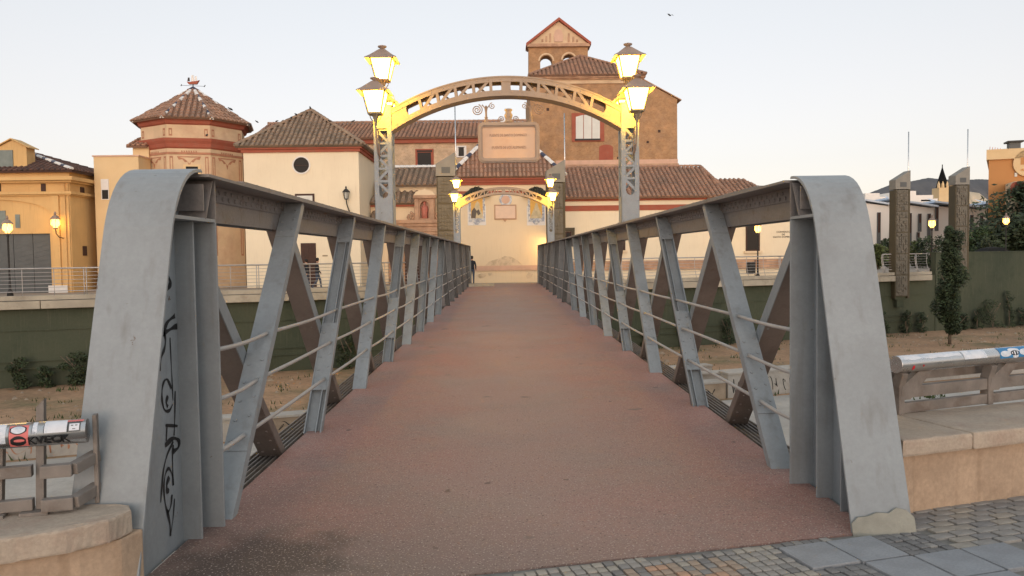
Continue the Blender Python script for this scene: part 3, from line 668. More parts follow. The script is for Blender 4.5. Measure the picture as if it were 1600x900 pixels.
zA = lambda L: [(230+x/3.459, 380+y/3.459) for x, y in L]; zB = lambda L: [(200+x/4.09, 680+y/4.09) for x, y in L]; zC = lambda L: [(x/1.8, 400+y/1.8) for x, y in L]
mb = MB()
for L, wd in ((zA([(96, 150), (112, 175), (126, 215), (112, 245), (94, 268)]), .034), (zA([(84, 380), (90, 405), (80, 440), (82, 480)]), .03), (zA([(92, 470), (112, 425), (150, 392)]), .03), (zA([(78, 492), (110, 475), (150, 452), (186, 448)]), .03),
    (zA([(90, 480), (100, 520), (94, 570), (76, 620), (68, 690)]), .022), (zA([(80, 500), (73, 560), (68, 620), (70, 680)]), .022), (zA([(124, 510), (130, 640), (136, 760), (140, 850)]), .012), (zA([(132, 785), (110, 737), (92, 748), (82, 790), (82, 850), (95, 900), (120, 905), (138, 870)]), .018), (zA([(112, 825), (104, 860), (112, 885)]), .026),
    (zC([(493, 380), (492, 450), (490, 505)]), .016), (zC([(466, 476), (500, 478)]), .016), (zC([(470, 478), (468, 520)]), .014),
    (zB([(238, 65), (290, 20), (326, 38), (320, 80), (288, 106)]), .03), (zB([(290, 60), (285, 140), (290, 320)]), .02), (zB([(290, 40), (250, 130), (226, 240), (210, 430)]), .018), (zB([(290, 320), (285, 260), (262, 212), (240, 250), (230, 340), (240, 440), (256, 490), (275, 450), (282, 380)]), .018), (zB([(264, 265), (250, 310), (250, 350), (264, 358)]), .03), (zB([(250, 480), (268, 560), (272, 640)]), .022), (zB([(298, 405), (290, 520), (272, 645)]), .014)):
    mb._add(*gstroke(L, wd*1.1))
mb.build('graffiti', 'black', BR, fixn=False, kind='stuff')
# ================================================================== lamp arches
def lantern(parent, x, y, zb, stem_dir, k=1.0):
    mb = MB(); hb, ht, h = .105*k, .19*k, .37*k; z1 = zb+h; c = [(-1, -1), (1, -1), (1, 1), (-1, 1)]
    for a, b in c: mb.beam((x+a*hb, y+b*hb, zb), (x+a*ht, y+b*ht, z1), .022*k, .022*k)
    for i in range(4):
        a, b = c[i], c[(i+1) % 4]
        mb.beam((x+a[0]*ht, y+a[1]*ht, z1), (x+b[0]*ht, y+b[1]*ht, z1), .022*k, .03*k); mb.beam((x+a[0]*hb, y+a[1]*hb, zb), (x+b[0]*hb, y+b[1]*hb, zb), .03*k, .03*k)
    mb.lathe([(.02, -.20*k), (.03, -.12*k), (.05, -.05*k), (.09*k, -.02*k), (.14*k, 0)], (x, y, zb), 8)
    for i in range(4):
        t = i*math.pi/2+.4; dx, dy_ = math.cos(t), math.sin(t); mb.tube([(x+dx*.10*k, y+dy_*.10*k, zb-.01), (x+dx*.09*k, y+dy_*.09*k, zb-.07*k), (x+dx*.04, y+dy_*.04, zb-.14*k)], .008, 5)
    o = mb.build('lantern', 'lampy', parent)
    mb = MB(); q2 = math.sqrt(2)
    mb.lathe([(.185*k*q2, 0), (.275*k*q2, -.035*k), (.275*k*q2, -.022*k), (.20*k*q2, .03*k), (.05*k*q2, .165*k)], (x, y, z1+.012), 4, math.pi/4); mb.build('lantern_roof', 'lamp_iron', o)
    mb = MB(); mb.lathe([(.045*k, 0), (.04*k, .035*k), (.075*k, .05*k), (.08*k, .07*k), (.03*k, .085*k)], (x, y, z1+.165*k), 10); mb.build('lantern_cap', 'lamp_iron', o, smooth=True)
    mb = MB(); e = .94
    vs = [(x+a*hb*e, y+b*hb*e, zb+.012) for a, b in c]+[(x+a*ht*e, y+b*ht*e, z1-.012) for a, b in c]
    mb._add(vs, [(i, (i+1) % 4, 4+(i+1) % 4, 4+i) for i in range(4)]); mb.build('lantern_glass', 'glow', o, fixn=False)
    return o
LPOW = 62.0
def plight(nm, p, power, parent, col=(1, .53, .015), rad=.07):
    li = bpy.data.lights.new(nm, 'POINT'); li.energy = power; li.color = col; li.shadow_soft_size = rad
    o = bpy.data.objects.new(nm, li); COL.objects.link(o); o.location = p; o.parent = parent; return o
def lamp_arch(yl, yr, label):
    A = thing('lamp_arch', label, 'archway', (.15, (yl+yr)/2, 2.23)); WADOPT.append(A)
    cx = .1125; XLp, XRp = -2.06, 2.285; YY = lambda x: yl+(yr-yl)*(x-XLp)/(XRp-XLp)
    # posts
    for xc in (XLp, XRp):
        yc = YY(xc); hw, hd = .15, .16; z0, z1 = 2.23, 4.33
        mb = MB()
        for sy in (-1, 1):
            hole = arc(0, 2.80, .075, 180, 360, 8)
            pl = [(-hw, z0), (hw, z0), (hw, 2.80)]+[(p[0], p[1]) for p in hole[::-1]]+[(-hw, 2.80)]
            mb.poly(pl, (), lambda a, b, d: (xc+a, yc+sy*hd+(d-.006), b), .012)
            mb.box(xc-hw, xc+hw, yc+sy*hd-.006, yc+sy*hd+.006, 3.92, z1)
        for sx in (-1, 1): mb.box(xc+sx*hw-.006, xc+sx*hw+.006, yc-hd, yc+hd, z0, 2.7); mb.box(xc+sx*hw-.006, xc+sx*hw+.006, yc-hd, yc+hd, 4.0, z1)
        mb.box(xc-hw-.02, xc+hw+.02, yc-hd-.02, yc+hd+.02, z1, z1+.02); mb.box(xc-hw-.03, xc+hw+.03, yc-hd-.03, yc+hd+.03, z0-.0, z0+.02)
        for sx in (-1, 1):
            for sy in (-1, 1):
                mb.box(xc+sx*hw-(.07 if sx > 0 else 0), xc+sx*hw+(.07 if sx < 0 else 0), yc+sy*hd-.010, yc+sy*hd+.010, z0, z1); mb.box(xc+sx*hw-.010, xc+sx*hw+.010, yc+sy*hd-(.06 if sy > 0 else 0), yc+sy*hd+(.06 if sy < 0 else 0), z0, z1)
                for i in range(14): mb.rivet((xc+sx*(hw-.035), yc+sy*hd+sy*.01, z0+.1+i*.15), (0, sy, 0), .011)
        post = mb.build('post', 'paint', A)
        zs = [2.80, 3.02, 3.24, 3.46, 3.68, 3.92]
        for sy in (-1, 1):
            for i in range(5):
                za, zb_ = zs[i], zs[i+1]; f = 1 if (i+(sy > 0)) % 2 else -1
                mb = MB(); mb.beam((xc-hw+.05, yc+sy*hd, zb_), (xc+hw-.05, yc+sy*hd, zb_), .012, .04); mb.build('lattice_bar', 'paint', post)
                mb = MB(); mb.beam((xc-f*(hw-.05), yc+sy*(hd-.005), za+.01), (xc+f*(hw-.05), yc+sy*(hd-.005), zb_-.01), .012, .045, (0, 1, 0)) if False else mb.bar((xc-f*(hw-.05), yc+sy*(hd-.006), za+.01), (xc+f*(hw-.05), yc+sy*(hd-.006), zb_-.01), (.016, 0, .016*f*-1), (0, .006, 0)); mb.build('lattice_bar', 'paint', post)
        for sx in (-1, 1):
            for i in range(5):
                f = 1 if i % 2 else -1; mb = MB(); mb.bar((xc+sx*(hw-.004), yc-f*(hd-.04), zs[i]), (xc+sx*(hw-.004), yc+f*(hd-.04), zs[i+1]), (.005, 0, 0), (0, .015, -.015*f)); mb.build('lattice_bar', 'paint', post)
        # lanterns: one on top, one in front, one behind
        lantern(A, xc, yc, 4.80, 0)
        mb = MB(); mb.lathe([(.10, 0), (.06, .05), (.035, .10), (.07, .16), (.03, .20), (.03, .30)], (xc, yc, z1+.02), 10); mb.build('finial', 'lampy', A, smooth=True)
        side = 1 if xc > 0 else -1
        for sy in (-1, 1):
            ly = yc+sy*.52; lx = xc+side*.06; lantern(A, lx, ly, 4.13, 0)
            pts = []
            for i in range(13):
                t = i/12; pts.append((lx, yc+sy*(.17+.35*math.sin(t*math.pi/2)), 3.45+.50*(1-math.cos(t*math.pi/2))))
            mb = MB(); mb.tube(pts, .016, 6)
            fnv = lambda a, b: (lx, a, b)
            mb.tube(spiral((yc+sy*.26, 3.78), .075, 1.6, math.pi/2, sy, fn=fnv), .009, 5); mb.tube([(lx, yc+sy*.17, 3.40), (lx, yc+sy*.18, 3.62), (lx, yc+sy*.24, 3.86), (lx, yc+sy*.36, 3.90)], .012, 5); mb.build('bracket', 'lamp_iron', A, smooth=True)
        fnx = lambda a, b: (a, yc, b)
        for e in (-1, 1):
            mb = MB(); mb.tube(spiral((xc+e*.13, 4.50), .07, 1.7, -math.pi/2, e, fn=fnx), .008, 5); mb.build('scroll', 'lamp_iron', A, smooth=True)
            mb = MB(); mb.tube(spiral((yc+e*.13, 4.50), .07, 1.7, -math.pi/2, e, fn=lambda a, b: (xc, a, b)), .008, 5); mb.build('scroll', 'lamp_iron', A, smooth=True)
        for (lx, ly, lz, pw) in ((xc, yc, 5.02, 1), (xc+side*.06, yc-.52, 4.36, 1), (xc+side*.06, yc+.52, 4.36, 1)): plight('lantern_light', (lx, ly, lz), LPOW*pw, A)
    # arched rib
    def circ(zm, ze, hs):
        r_ = ((zm-ze)**2+hs*hs)/(2*(zm-ze)); zc = zm-r_; return lambda x: zc+math.sqrt(max(0, r_*r_-(x-cx)**2))
    hs = 2.025; zu, zl = circ(4.82, 4.27, hs), circ(4.50, 3.90, hs); N = 40; hd = .15
    xs = [cx-hs+2*hs*i/N for i in range(N+1)]
    for fn_, nm, up in ((zu, 'upper_flange', 1), (zl, 'lower_flange', -1)):
        mb = MB()
        for a, b in zip(xs[:-1], xs[1:]): mb.bar((a, YY(a), fn_(a)), (b, YY(b), fn_(b)), (0, hd+.02, 0), (0, 0, .012))
        for sy in (-1, 1):
            for i, (a, b) in enumerate(zip(xs[:-1], xs[1:])):
                off = -up*.045; mb.bar((a, YY(a)+sy*hd, fn_(a)+off), (b, YY(b)+sy*hd, fn_(b)+off), (0, .008, 0), (0, 0, .042))
                if i % 2: mb.rivet((a, YY(a)+sy*(hd+.008), fn_(a)+off), (0, sy, 0), .011)
        mb.build(nm, 'archpaint', A)
    for sy in (-1, 1):
        for e in (-1, 1):
            x0, x1 = cx+e*hs, cx+e*(hs-.36); mb = MB(); xa = [x0+(x1-x0)*i/6 for i in range(7)]
            zmid = (zu(x1)+zl(x1))/2; rr = (zu(x1)-zl(x1))/2-.06
            pl = [(x, zu(x)-.01) for x in xa]+[(x1-e*(rr*.9*math.sin(math.pi*i/8))*-1*-1 if False else x1+e*rr*.8*math.sin(math.pi*i/8), zmid+rr*math.cos(math.pi*i/8)) for i in range(9)]+[(x, zl(x)+.01) for x in xa[::-1]]
            mb.poly(pl, (), lambda a, b, d: (a, YY(a)+sy*(hd-.01)+d-.004, b), .008); mb.build('end_web', 'archpaint', A)
        mb = MB(); xa = [cx-.13+.26*i/6 for i in range(7)]
        rr = .085; pl = [(x, zu(x)-.01) for x in xa]+[(cx+.13-.05*math.sin(math.pi*i/8), 4.66-.145*math.cos(math.pi*(1-i/8))*-1 if False else 4.66+.145*math.cos(math.pi*i/8)) for i in range(9)]+[(x, zl(x)+.01) for x in xa[::-1]]+[(cx-.13+.05*math.sin(math.pi*i/8), 4.66-.145*math.cos(math.pi*i/8)) for i in range(9)]
        mb.poly(pl, (), lambda a, b, d: (a, YY(a)+sy*(hd-.01)+d-.004, b), .008); mb.build('crown_plate', 'archpaint', A)
        rad = [.27, .58, .90, 1.22, 1.53]
        for e in (-1, 1):
            for i, q in enumerate(rad):
                x = cx+e*q; xb = x-e*.05*q/1.5; mb = MB(); mb.bar((x, YY(x)+sy*hd, zu(x)-.05), (xb, YY(xb)+sy*hd, zl(xb)+.05), (.026, 0, 0), (0, .007, 0)); mb.build('web_bar', 'archpaint', A)
                if i < 4:
                    xa_, xb_ = cx+e*(q+.03), cx+e*(rad[i+1]-.06)
                    mb = MB()
                    if sy < 0: mb.bar((xa_, YY(xa_)+sy*(hd-.005), zl(xa_)+.05) if False else (xa_, YY(xa_)+sy*(hd-.006), zu(xa_)-.05), (xb_, YY(xb_)+sy*(hd-.006), zl(xb_)+.05), (.03, 0, .0), (0, .006, 0))
                    else: mb.bar((xa_, YY(xa_)+sy*(hd-.006), zl(xa_)+.05), (xb_, YY(xb_)+sy*(hd-.006), zu(xb_)-.05), (.03, 0, .0), (0, .006, 0))
                    mb.build('web_bar', 'archpaint', A)
    return A
A1 = lamp_arch(13.86, 13.88, 'lattice steel arch with six lit lanterns and a name board hanging from it')
A2 = lamp_arch(36.0, 36.03, 'lattice steel arch with lit lanterns before the saint panels of the chapel')
# hanging name board
SG = thing('hanging_sign', 'pink name board in a moulded frame hanging under the lantern arch', 'sign', (.15, 13.83, 3.34)); WADOPT.append(SG)
def rrect(x0, x1, z0, z1, r, n=6):
    return arc(x1-r, z1-r, r, 0, 90, n)+arc(x0+r, z1-r, r, 90, 180, n)+arc(x0+r, z0+r, r, 180, 270, n)+arc(x1-r, z0+r, r, 270, 360, n)
ys = 13.80; fx = lambda y: (lambda a, b, d: (a, y+d, b))
mb = MB(); mb.poly(rrect(-.395, .695, 3.335, 4.045, .10), [rrect(-.315, .615, 3.415, 3.965, .04)], fx(ys), .09); mb.poly(rrect(-.37, .67, 3.36, 4.02, .085), [rrect(-.335, .635, 3.395, 3.985, .05)], fx(ys-.02), .02); mb.build('frame', 'archpaint', SG, bevel=.006)
mb = MB(); mb.poly(rrect(-.33, .63, 3.40, 3.98, .05), (), fx(ys+.03), .03); pn = mb.build('panel', 'signp', SG)
def front_text(nm, s, size, m, parent, x, y, z, ext=.002, sx=1.0):
    return text_mesh(nm, s, size, m, parent, Matrix.Translation((x, y, z)) @ Matrix.Rotation(R(90), 4, 'X') @ Matrix.Diagonal((sx, 1, 1, 1)), ext)
front_text('lettering', 'PUENTE DE SANTO DOMINGO', .066, 'letter', SG, .14, ys+.027, 3.815, sx=.72); front_text('lettering', '(PUENTE DE LOS ALEMANES)', .066, 'letter', SG, .15, ys+.027, 3.60, sx=.72)
for xs_ in (-.245, .545):
    mb = MB(); mb.tube([(xs_, ys+.05, 4.04), (xs_, ys+.05, 4.34)], .018, 8); mb.lathe([(.05, 0), (.03, .03), (.025, .08), (.035, .09), (.025, .10)], (xs_, ys+.05, 4.045), 8)
    e = -1 if xs_ < .15 else 1; fn2 = lambda a, b: (a, ys+.05, b)
    mb.tube([(xs_, ys+.05, 4.18), (xs_+e*.02, ys+.05, 4.30), (xs_+e*.07, ys+.05, 4.36)], .011, 6); mb.tube([(xs_, ys+.05, 4.2), (xs_-e*.02, ys+.05, 4.3), (xs_-e*.06, ys+.05, 4.35)], .010, 6)
    mb.tube(spiral((xs_+e*.16, 4.27), .098, 2.4, math.pi/2+.3*e, e, 44, fn2), .010, 6); mb.tube(spiral((xs_-e*.11, 4.335), .058, 1.6, math.pi/2, -e, 30, fn2), .008, 6)
    mb.build('scroll_hanger', 'lamp_iron', SG, smooth=True)
mb = MB(); mb.lathe([(.10, 0), (.06, .02), (.055, .06), (.07, .09), (.075, .13), (.055, .16), (.05, .19), (.075, .215), (.06, .235)], (.15, ys+.05, 4.045), 10); mb.build('finial', 'archpaint', SG, smooth=True)
fn2 = lambda a, b: (a, ys+.05, b)
for e in (-1, 1): mb = MB(); mb.tube(spiral((.15+e*.125, 4.105), .058, 1.8, -math.pi/2, e, 30, fn2), .009, 6); mb.build('finial_scroll', 'lamp_iron', SG, smooth=True)
# ================================================================== far quay: wall, ledge, railings, pylons
thb = math.atan(.35); ebk = Vector((math.cos(thb), math.sin(thb), 0)); nbk = Vector((-ebk.y, ebk.x, 0))
OB = Vector((0, FB(0), 0)); KL = 1/math.cos(thb)
def sx_(x): return x*KL                                   # world X -> distance along the quay
QW = thing('river_wall', 'long dark green river wall with a pale concrete ledge', 'wall', OB+Vector((0, 0, ZB)), thb)
mb = MB(); mb.box(-70, 150, 0, .6, -.5, 4.0+GND-.004); mb.build('wall_face', 'green', QW)
for zz, hh, dd in ((2.55, .05, .05), (1.15, .05, .06), (.80, .05, .06)):
    mb = MB(); mb.box(-70, sx_(29.2), -dd, -.002, zz, zz+hh); mb.build('wall_strip', 'green', QW)
x = -60.0
while x < sx_(29.3):
    L = 5.4; e = min(x+L, sx_(29.3))
    if not (-2.2 < x+L/2 < 2.6):
        mb = MB(); mb.poly([(-.45, 3.57), (-.40, 3.55), (0, 3.55), (0, 3.92), (-.45, 3.92)], (), lambda a, b, d: (x+.02+d*1.0, a, b), e-x-.04); mb.build('ledge_beam', 'ledge', QW)
        mb = MB(); mb.box(x, e, -.40, .25, 3.96, 4.15); mb.build('kerb', 'ledge', QW)
    x += L
# taller plain wall to the right
RW = thing('parapet_wall', 'plain dark green parapet wall standing above the river beyond the poplar', 'wall', OB+ebk*sx_(30.0), thb)
mb = MB(); mb.box(0, 90, -.05, .35, -4.2, 1.38); mb.build('wall_body', 'green', RW); mb = MB(); mb.box(-.02, 90, -.09, .39, 1.381, 1.46); mb.build('coping', 'green', RW)
def quay_rail(label, s0, s1, step, bend, grp=None):
    t = thing('railing', label, 'railing', OB+ebk*s0+Vector((0, 0, .15)), thb, grp); L = s1-s0; sg = 1 if L > 0 else -1
    n = max(1, round(L/step)); prof = lambda z: (-.05 if not bend else -.15+.22*math.sin(z*1.7))
    mb = MB(); mb.tube([(0, prof(1.2), 1.22), (L, prof(1.2), 1.22)], .035, 8); mb.build('top_rail', 'railsteel', t, smooth=True)
    for i, z in enumerate((.18, .36, .53, .70, .87, 1.04)):
        mb = MB(); mb.tube([(0, prof(z)-.0, z), (L, prof(z), z)], .022 if i == 0 else .013, 6); mb.build('rail_bar', 'railsteel', t, smooth=True)
    for i in range(n+1):
        mb = MB(); a = L*i/n
        if i % 3 == 0: 
            for q in (-.05, .05): mb.tube([(a+q, prof(z), z) for z in (0, .3, .6, .9, 1.22)], .024, 6)
        else: mb.tube([(a, prof(z), z) for z in (.0, .3, .6, .9, 1.22)], .016, 6)
        mb.build('post', 'railsteel', t, smooth=True)
quay_rail('long straight steel railing on the quay in front of the ochre and cream buildings', sx_(-30), sx_(-2.6), 1.25, False)
quay_rail('bowed steel railing on the quay in front of the cream hall', sx_(3.4), sx_(23.6), 1.25, True)
quay_rail('short bowed railing on the quay between the two far pylons', sx_(25.6), sx_(29.3), .9, True)
def pylon(u, label, zt, zb, wd=1.0):
    # the pylon stands on the outer face of the river wall
    d = ray(u, 400); t = FB(0)/(d.y-.35*d.x); P = Vector((d.x*t, d.y*t, 0)); t = thing('pylon', label, 'pylon', (P.x, P.y, zb), .06, 'relief pylons along the far quay')
    h = wd/2; H = zt-zb; y0, y1 = -.62, .15
    mb = MB(); mb.box(-h+.06, h-.12, y0+.03, y1-.03, 1.2, H-1.3); mb.build('core', 'pyl', t)
    mb = MB(); mb.box(h-.13, h, y0, y1, .6, H-1.2); mb.build('edge_channel', 'pylf', t)
    mb = MB(); mb.box(-h, -h+.055, y0+.02, y1, .6, H-1.3); mb.build('edge_channel', 'pylf', t)
    mb = MB(); mb.poly([(-h-.03, H-1.25), (h+.0, H-1.25), (h+.0, H), (-h-.03, H-.62)], (), lambda a, b, dd: (a, y0-.03+dd, b), .80); cp = mb.build('slanted_cap', 'pylc', t, bevel=.01)
    mb = MB(); mb.box(-h*.45, h*.45, y0-.045, y0-.032, H-1.1, H-.78); mb.build('cap_vent', 'shutter', cp)
    zc = H-1.3; k = 0
    while zc > 1.6:
        hh = 1.42; pz = zc-hh
        mb = MB(); mb.box(-h+.07, h-.14, y0-.0, y0+.028, pz+.04, zc-.02)
        rnd = random.Random(k*7+int(u)); nx, nz = 5, 7
        for i in range(nx):
            for j in range(nz):
                if rnd.random() < .8:
                    a = -h+.10+(wd-.27)*i/nx; b = pz+.08+(hh-.14)*j/nz; mb.box(a+.012, a+(wd-.27)/nx-.022, y0-.03-rnd.random()*.07, y0+.001, b+.014, b+(hh-.14)/nz-.03)
        mb.build('relief_panel', 'pyl', t); mb = MB(); mb.box(-h+.06, h-.13, y0-.02, y0+.03, pz-.015, pz+.03); mb.build('panel_joint', 'pylf', t); zc = pz; k += 1
    mb = MB(); mb.box(-h+.1, h-.2, y0+.1, y1, .5, 1.25); mb.box(-h+.22, h-.3, y0+.16, y1, 0, .5); mb.build('foot', 'green', t)
    mb = MB(); mb.tube([(h+.04, y0+.3, H-2.2), (h+.04, y0+.3, H+2.6)], .035, 6); mb.build('flagpole', 'steel', t, smooth=True)
pylon(699, 'relief pylon with flagpole rising between the carved doorway and the chapel', 7.15, -2.0)
pylon(868, 'relief pylon with flagpole rising between the chapel and the cream hall', 6.95, -2.0)
pylon(1402, 'relief pylon with flagpole on the quay beside the bowed railing and rust-footed post', 6.95, -2.2)
pylon(1494, 'relief pylon with flagpole standing behind the poplar', 7.35, -1.0)
# low channel walls in the riverbed
def bed_wall(nm, label, xa, xb, off, h, m, grp, scr=None, dz=0):
    a = Vector((xa, 26.9+off+.33*xa, ZB)); b = Vector((xb, 26.9+off+.33*xb, ZB)); L = (b-a).length; rz = math.atan2(b.y-a.y, b.x-a.x)
    t = thing(nm, label, 'wall', a, rz, grp); mb = MB(); mb.box(0, L, 0, .5, -.1, h-.08); w_ = mb.build('wall_body', m, t); mb = MB(); mb.box(-.03, L+.03, -.06, .6, h-.079, h); mb.build('coping', 'concrete', t, bevel=.01)
    if scr:
        rnd = random.Random(scr); mb = MB(); x = .15
        while x < L-.5:
            lw = rnd.uniform(.25, .6); prev = None; a1_, a2_, p1, p2, f1 = rnd.uniform(.3, 1), rnd.uniform(.2, .9), rnd.uniform(0, 6), rnd.uniform(0, 6), rnd.choice([4, 5.5, 7])
            for i in range(19):
                t_ = i/18; q = Vector((x+lw*(t_*.6+.35*math.sin(t_*f1+p1)*a1_), -.005, h*(.45+.30*math.sin(t_*f1*1.3+p2)*a2_+.1*math.cos(t_*9))))
                if prev is not None: mb.beam(prev, q, .005, .03, (0, 1, 0)) if False else mb.bar(prev, q, (.014, 0, .006), (0, .003, .0))
                prev = q
            x += lw*rnd.uniform(.55, 1.0)
        mb.build('graffiti', 'black' if scr % 2 else 'muralred', w_)
bed_wall('channel_wall', 'low pale channel wall with red scribbles beyond the stickered pipe railing', -21.5, -7.5, 0, .75, 'concrete', None, 2)
bed_wall('channel_wall', 'low stained channel wall under the footbridge', -7.4, 8.6, .0, .7, 'bedwall', None, 5)
bed_wall('channel_wall', 'low channel wall covered in black graffiti beyond the rust-footed post', 8.7, 24, .0, 1.0, 'concrete', None, 7)
bed_wall('channel_wall', 'bare upper step wall of the riverbed', 5.5, 13.5, 3.2, .5, 'concrete', None)
bed_wall('channel_wall', 'broken slab wall lying on the riverbed soil', 6.5, 9.8, 6.0, .4, 'concrete', None)
# ================================================================== buildings
BK = thing  # alias
# --- chapel with saint panels
F = Fr(795, 50.0, .03); T = F.thing('chapel', 'cream chapel wall with two saint tile panels at the end of the bridge', 'building')
a0, ze = F.l(712, 283); a1, _ = F.l(872, 283); D = 7.0
mb = MB(); mb.box(a0, a1, 0, D, GND, ze); mb.build('wall', 'chapel', T)
zc1 = F.l(795, 277)[1]; zc0 = F.l(795, 289)[1]
for k, (dz, pr) in enumerate(((0, .10), (.33, .20), (.66, .32))): 
    mb = MB(); h = (zc1-zc0)/3; mb.box(a0-pr, a1+pr, -pr, D+pr, zc0+h*k+.002, zc0+h*(k+1)); mb.build('cornice', 'redtrim', T)
for v0, v1, pr in ((299, 301.5, .05), (416, 421.5, .07)):
    mb = MB(); F.box(mb, 712, v0, 872, v1, -pr, -.002); mb.build('string_course', 'redtrim' if v0 < 400 else 'pink', T)
ap = Vector(((a0+a1)/2, D/2, F.l(795, 190, D/2)[1])); z = zc1+.01; o = .42
c = [Vector((a0-o, -o, z)), Vector((a1+o, -o, z)), Vector((a1+o, D+o, z)), Vector((a0-o, D+o, z))]
roof('roof_tiles', [(c[0], c[1], ap), (c[1], c[2], ap), (c[3], c[0], ap)], 'tile', T)
for q in (c[0], c[1]): ridge('hip_tiles', q+Vector((0, 0, .05)), ap+Vector((0, 0, .05)), T, r=.16, step=.42, alt=('wtile', 'dtile'))
def blobs(mb, F, pts, y): mb.poly([F.l(u, v) for u, v in pts], (), lambda a, b, d: (a, y+d, b), .004)
for k, (uc, label) in enumerate(((745, 'yellow tile panel with a dark robed figure'), (837.5, 'yellow tile panel with a pale robed figure'))):
    mb = MB(); F.box(mb, uc-14.5, 322, uc+14.5, 352, -.02, -.001); bp_ = mb.build('tile_panel', 'twhite', T); bp_['label'] = label
    mb = MB(); F.box(mb, uc-13, 306, uc+13, 346, -.06, -.021); fr_ = mb.build('panel_frame', 'tazul', bp_)
    mb = MB(); F.box(mb, uc-9.5, 308, uc+9.5, 341, -.075, -.061); mb.build('panel_ground', 'tyel', bp_)
    if k == 0:
        mb = MB(); blobs(mb, F, [(739, 341), (737, 333), (741, 325), (743, 318), (746, 314), (749, 318), (750, 325), (754, 335), (755, 341)], -.082); mb.build('painted_figure', 'tfig', bp_)
        mb = MB(); blobs(mb, F, [(736, 341), (737, 330), (741, 324), (745, 330), (743, 341)], -.088); mb.build('painted_robe', 'tdark', bp_); mb = MB(); blobs(mb, F, [(744, 330), (748, 327), (751, 334), (747, 337)], -.089); mb.build('painted_robe', 'tdark', bp_)
    else:
        mb = MB(); blobs(mb, F, [(828.5, 341), (831, 333), (834.5, 325), (837, 317), (839, 317), (841.5, 325), (845, 333), (847.5, 341)], -.082); mb.build('painted_figure', 'tfig', bp_)
    mb = MB(); blobs(mb, F, [(uc-7, 344), (uc-3, 342), (uc+3, 342), (uc+7, 344), (uc+5, 348), (uc+2, 351), (uc-2, 351), (uc-5, 348)], -.068); mb.build('panel_pendant', 'tazul', bp_)
    # little tiled hood
    za, zb_ = F.l(uc, 292)[1], F.l(uc, 306)[1]; ca = F.l(uc, 300)[0]; ww = .82
    A_, B_, C_, D_ = Vector((ca-ww, -.55, zb_)), Vector((ca+ww, -.55, zb_)), Vector((ca+.15, -.02, za)), Vector((ca-.15, -.02, za))
    roof('hood_tiles', [(A_, B_, C_, D_), (B_, Vector((ca+ww, -.02, zb_)), C_), (Vector((ca-ww, -.02, zb_)), A_, D_)], 'hoodtile', T, sp=.16, row=.2)
mb = MB(); blobs(mb, F, [(u, v) for u, v in arc(790, 312, 10, 0, 360, 20)[:-1]], -.05); md = mb.build('medallion', 'tazul', T); mb = MB(); blobs(mb, F, [(u, v) for u, v in arc(790, 312, 6.5, 0, 360, 18)[:-1]], -.058); mb.build('medallion_face', 'pink', md)
mb = MB(); F.box(mb, 772, 320, 807, 343, -.07, -.001); pq = mb.build('plaque', 'stonep', T, bevel=.03); mb = MB(); F.box(mb, 774, 322, 805, 341, -.085, -.071); mb.build('plaque_face', 'plaquef', pq)
mb = MB(); blobs(mb, F, [(786, 343), (792, 343), (789, 347.5)], -.05); mb.build('plaque_drop', 'stonep', pq)
mb = MB(); blobs(mb, F, [(758, 415), (764, 409), (772, 406), (783, 403), (788, 400), (798, 401), (806, 405), (812, 410), (818, 415)], -.012); mb.build('flaked_plaster', 'patch', T)
for pts in ([(744, 430), (752, 427), (760, 429), (758, 433), (750, 435)], [(762, 427), (769, 426), (770, 430), (764, 431)], [(822, 431), (826, 425), (833, 428), (830, 433), (824, 435)]):
    mb = MB(); blobs(mb, F, pts, -.012); mb.build('flaked_plaster', 'patch', T)
# --- carved doorway church front and its roofs
F = Fr(640, 52.5, 0); T = F.thing('church_entrance', 'cream church front with a carved stone doorway and red niche figure', 'building')
a0, z0 = F.l(573, 320); a1, z1 = F.l(712, 292); D = 4.0
mb = MB(); mb.box(F.l(618, 0)[0], a1, 0, D, GND, z1); mb.build('wall', 'cream', T)
mb = MB(); mb.box(a0, F.l(654, 0)[0], -1.0, -.002, GND, z0); mb.build('porch_wall', 'cream', T)
ze = F.l(650, 290)[1]; zr = F.l(650, 263, 3.0)[1]
roof('roof_tiles', [((F.l(586, 0)[0], -.35, ze), (F.l(716, 0)[0], -.35, ze), (F.l(716, 0, 3)[0], 3.0, zr), (F.l(586, 0, 3)[0], 3.0, zr))], 'tileg', T, sp=.36)
ridge('ridge_tiles', (F.l(586, 0, 3)[0], 3.0, zr+.06), (F.l(716, 0, 3)[0], 3.0, zr+.06), T, r=.17, alt=('wtile', 'wtile'))
zb1 = F.l(610, 318, -1)[1]; zb2 = F.l(610, 300, 0)[1]
roof('porch_roof_tiles', [((F.l(571, 0, -1)[0], -1.35, zb1), (F.l(648, 0, -1)[0], -1.35, zb1), (F.l(646, 0)[0], -.01, zb2), (F.l(584, 0)[0], -.01, zb2))], 'tileg', T, sp=.36)
mb = MB(); mb.box(F.l(572, 0, -1)[0], F.l(653, 0, -1)[0], -1.2, -.9, zb1-.22, zb1-.02); mb.build('porch_cornice', 'redtrim', T)
zb1 = F.l(580, 345, -1.6)[1]; roof('low_roof_tiles', [((F.l(571, 0, -1.6)[0], -2.0, zb1), (F.l(600, 0, -1.6)[0], -2.0, zb1), (F.l(600, 0, -1)[0], -1.01, zb1+.6), (F.l(574, 0, -1)[0], -1.01, zb1+.6))], 'tileg', T, sp=.36)
mb = MB(); mb.box(F.l(571, 0, -1.6)[0], F.l(599, 0, -1.6)[0], -1.9, -1.0, GND, zb1-.05); mb.build('low_wall', 'cream', T)
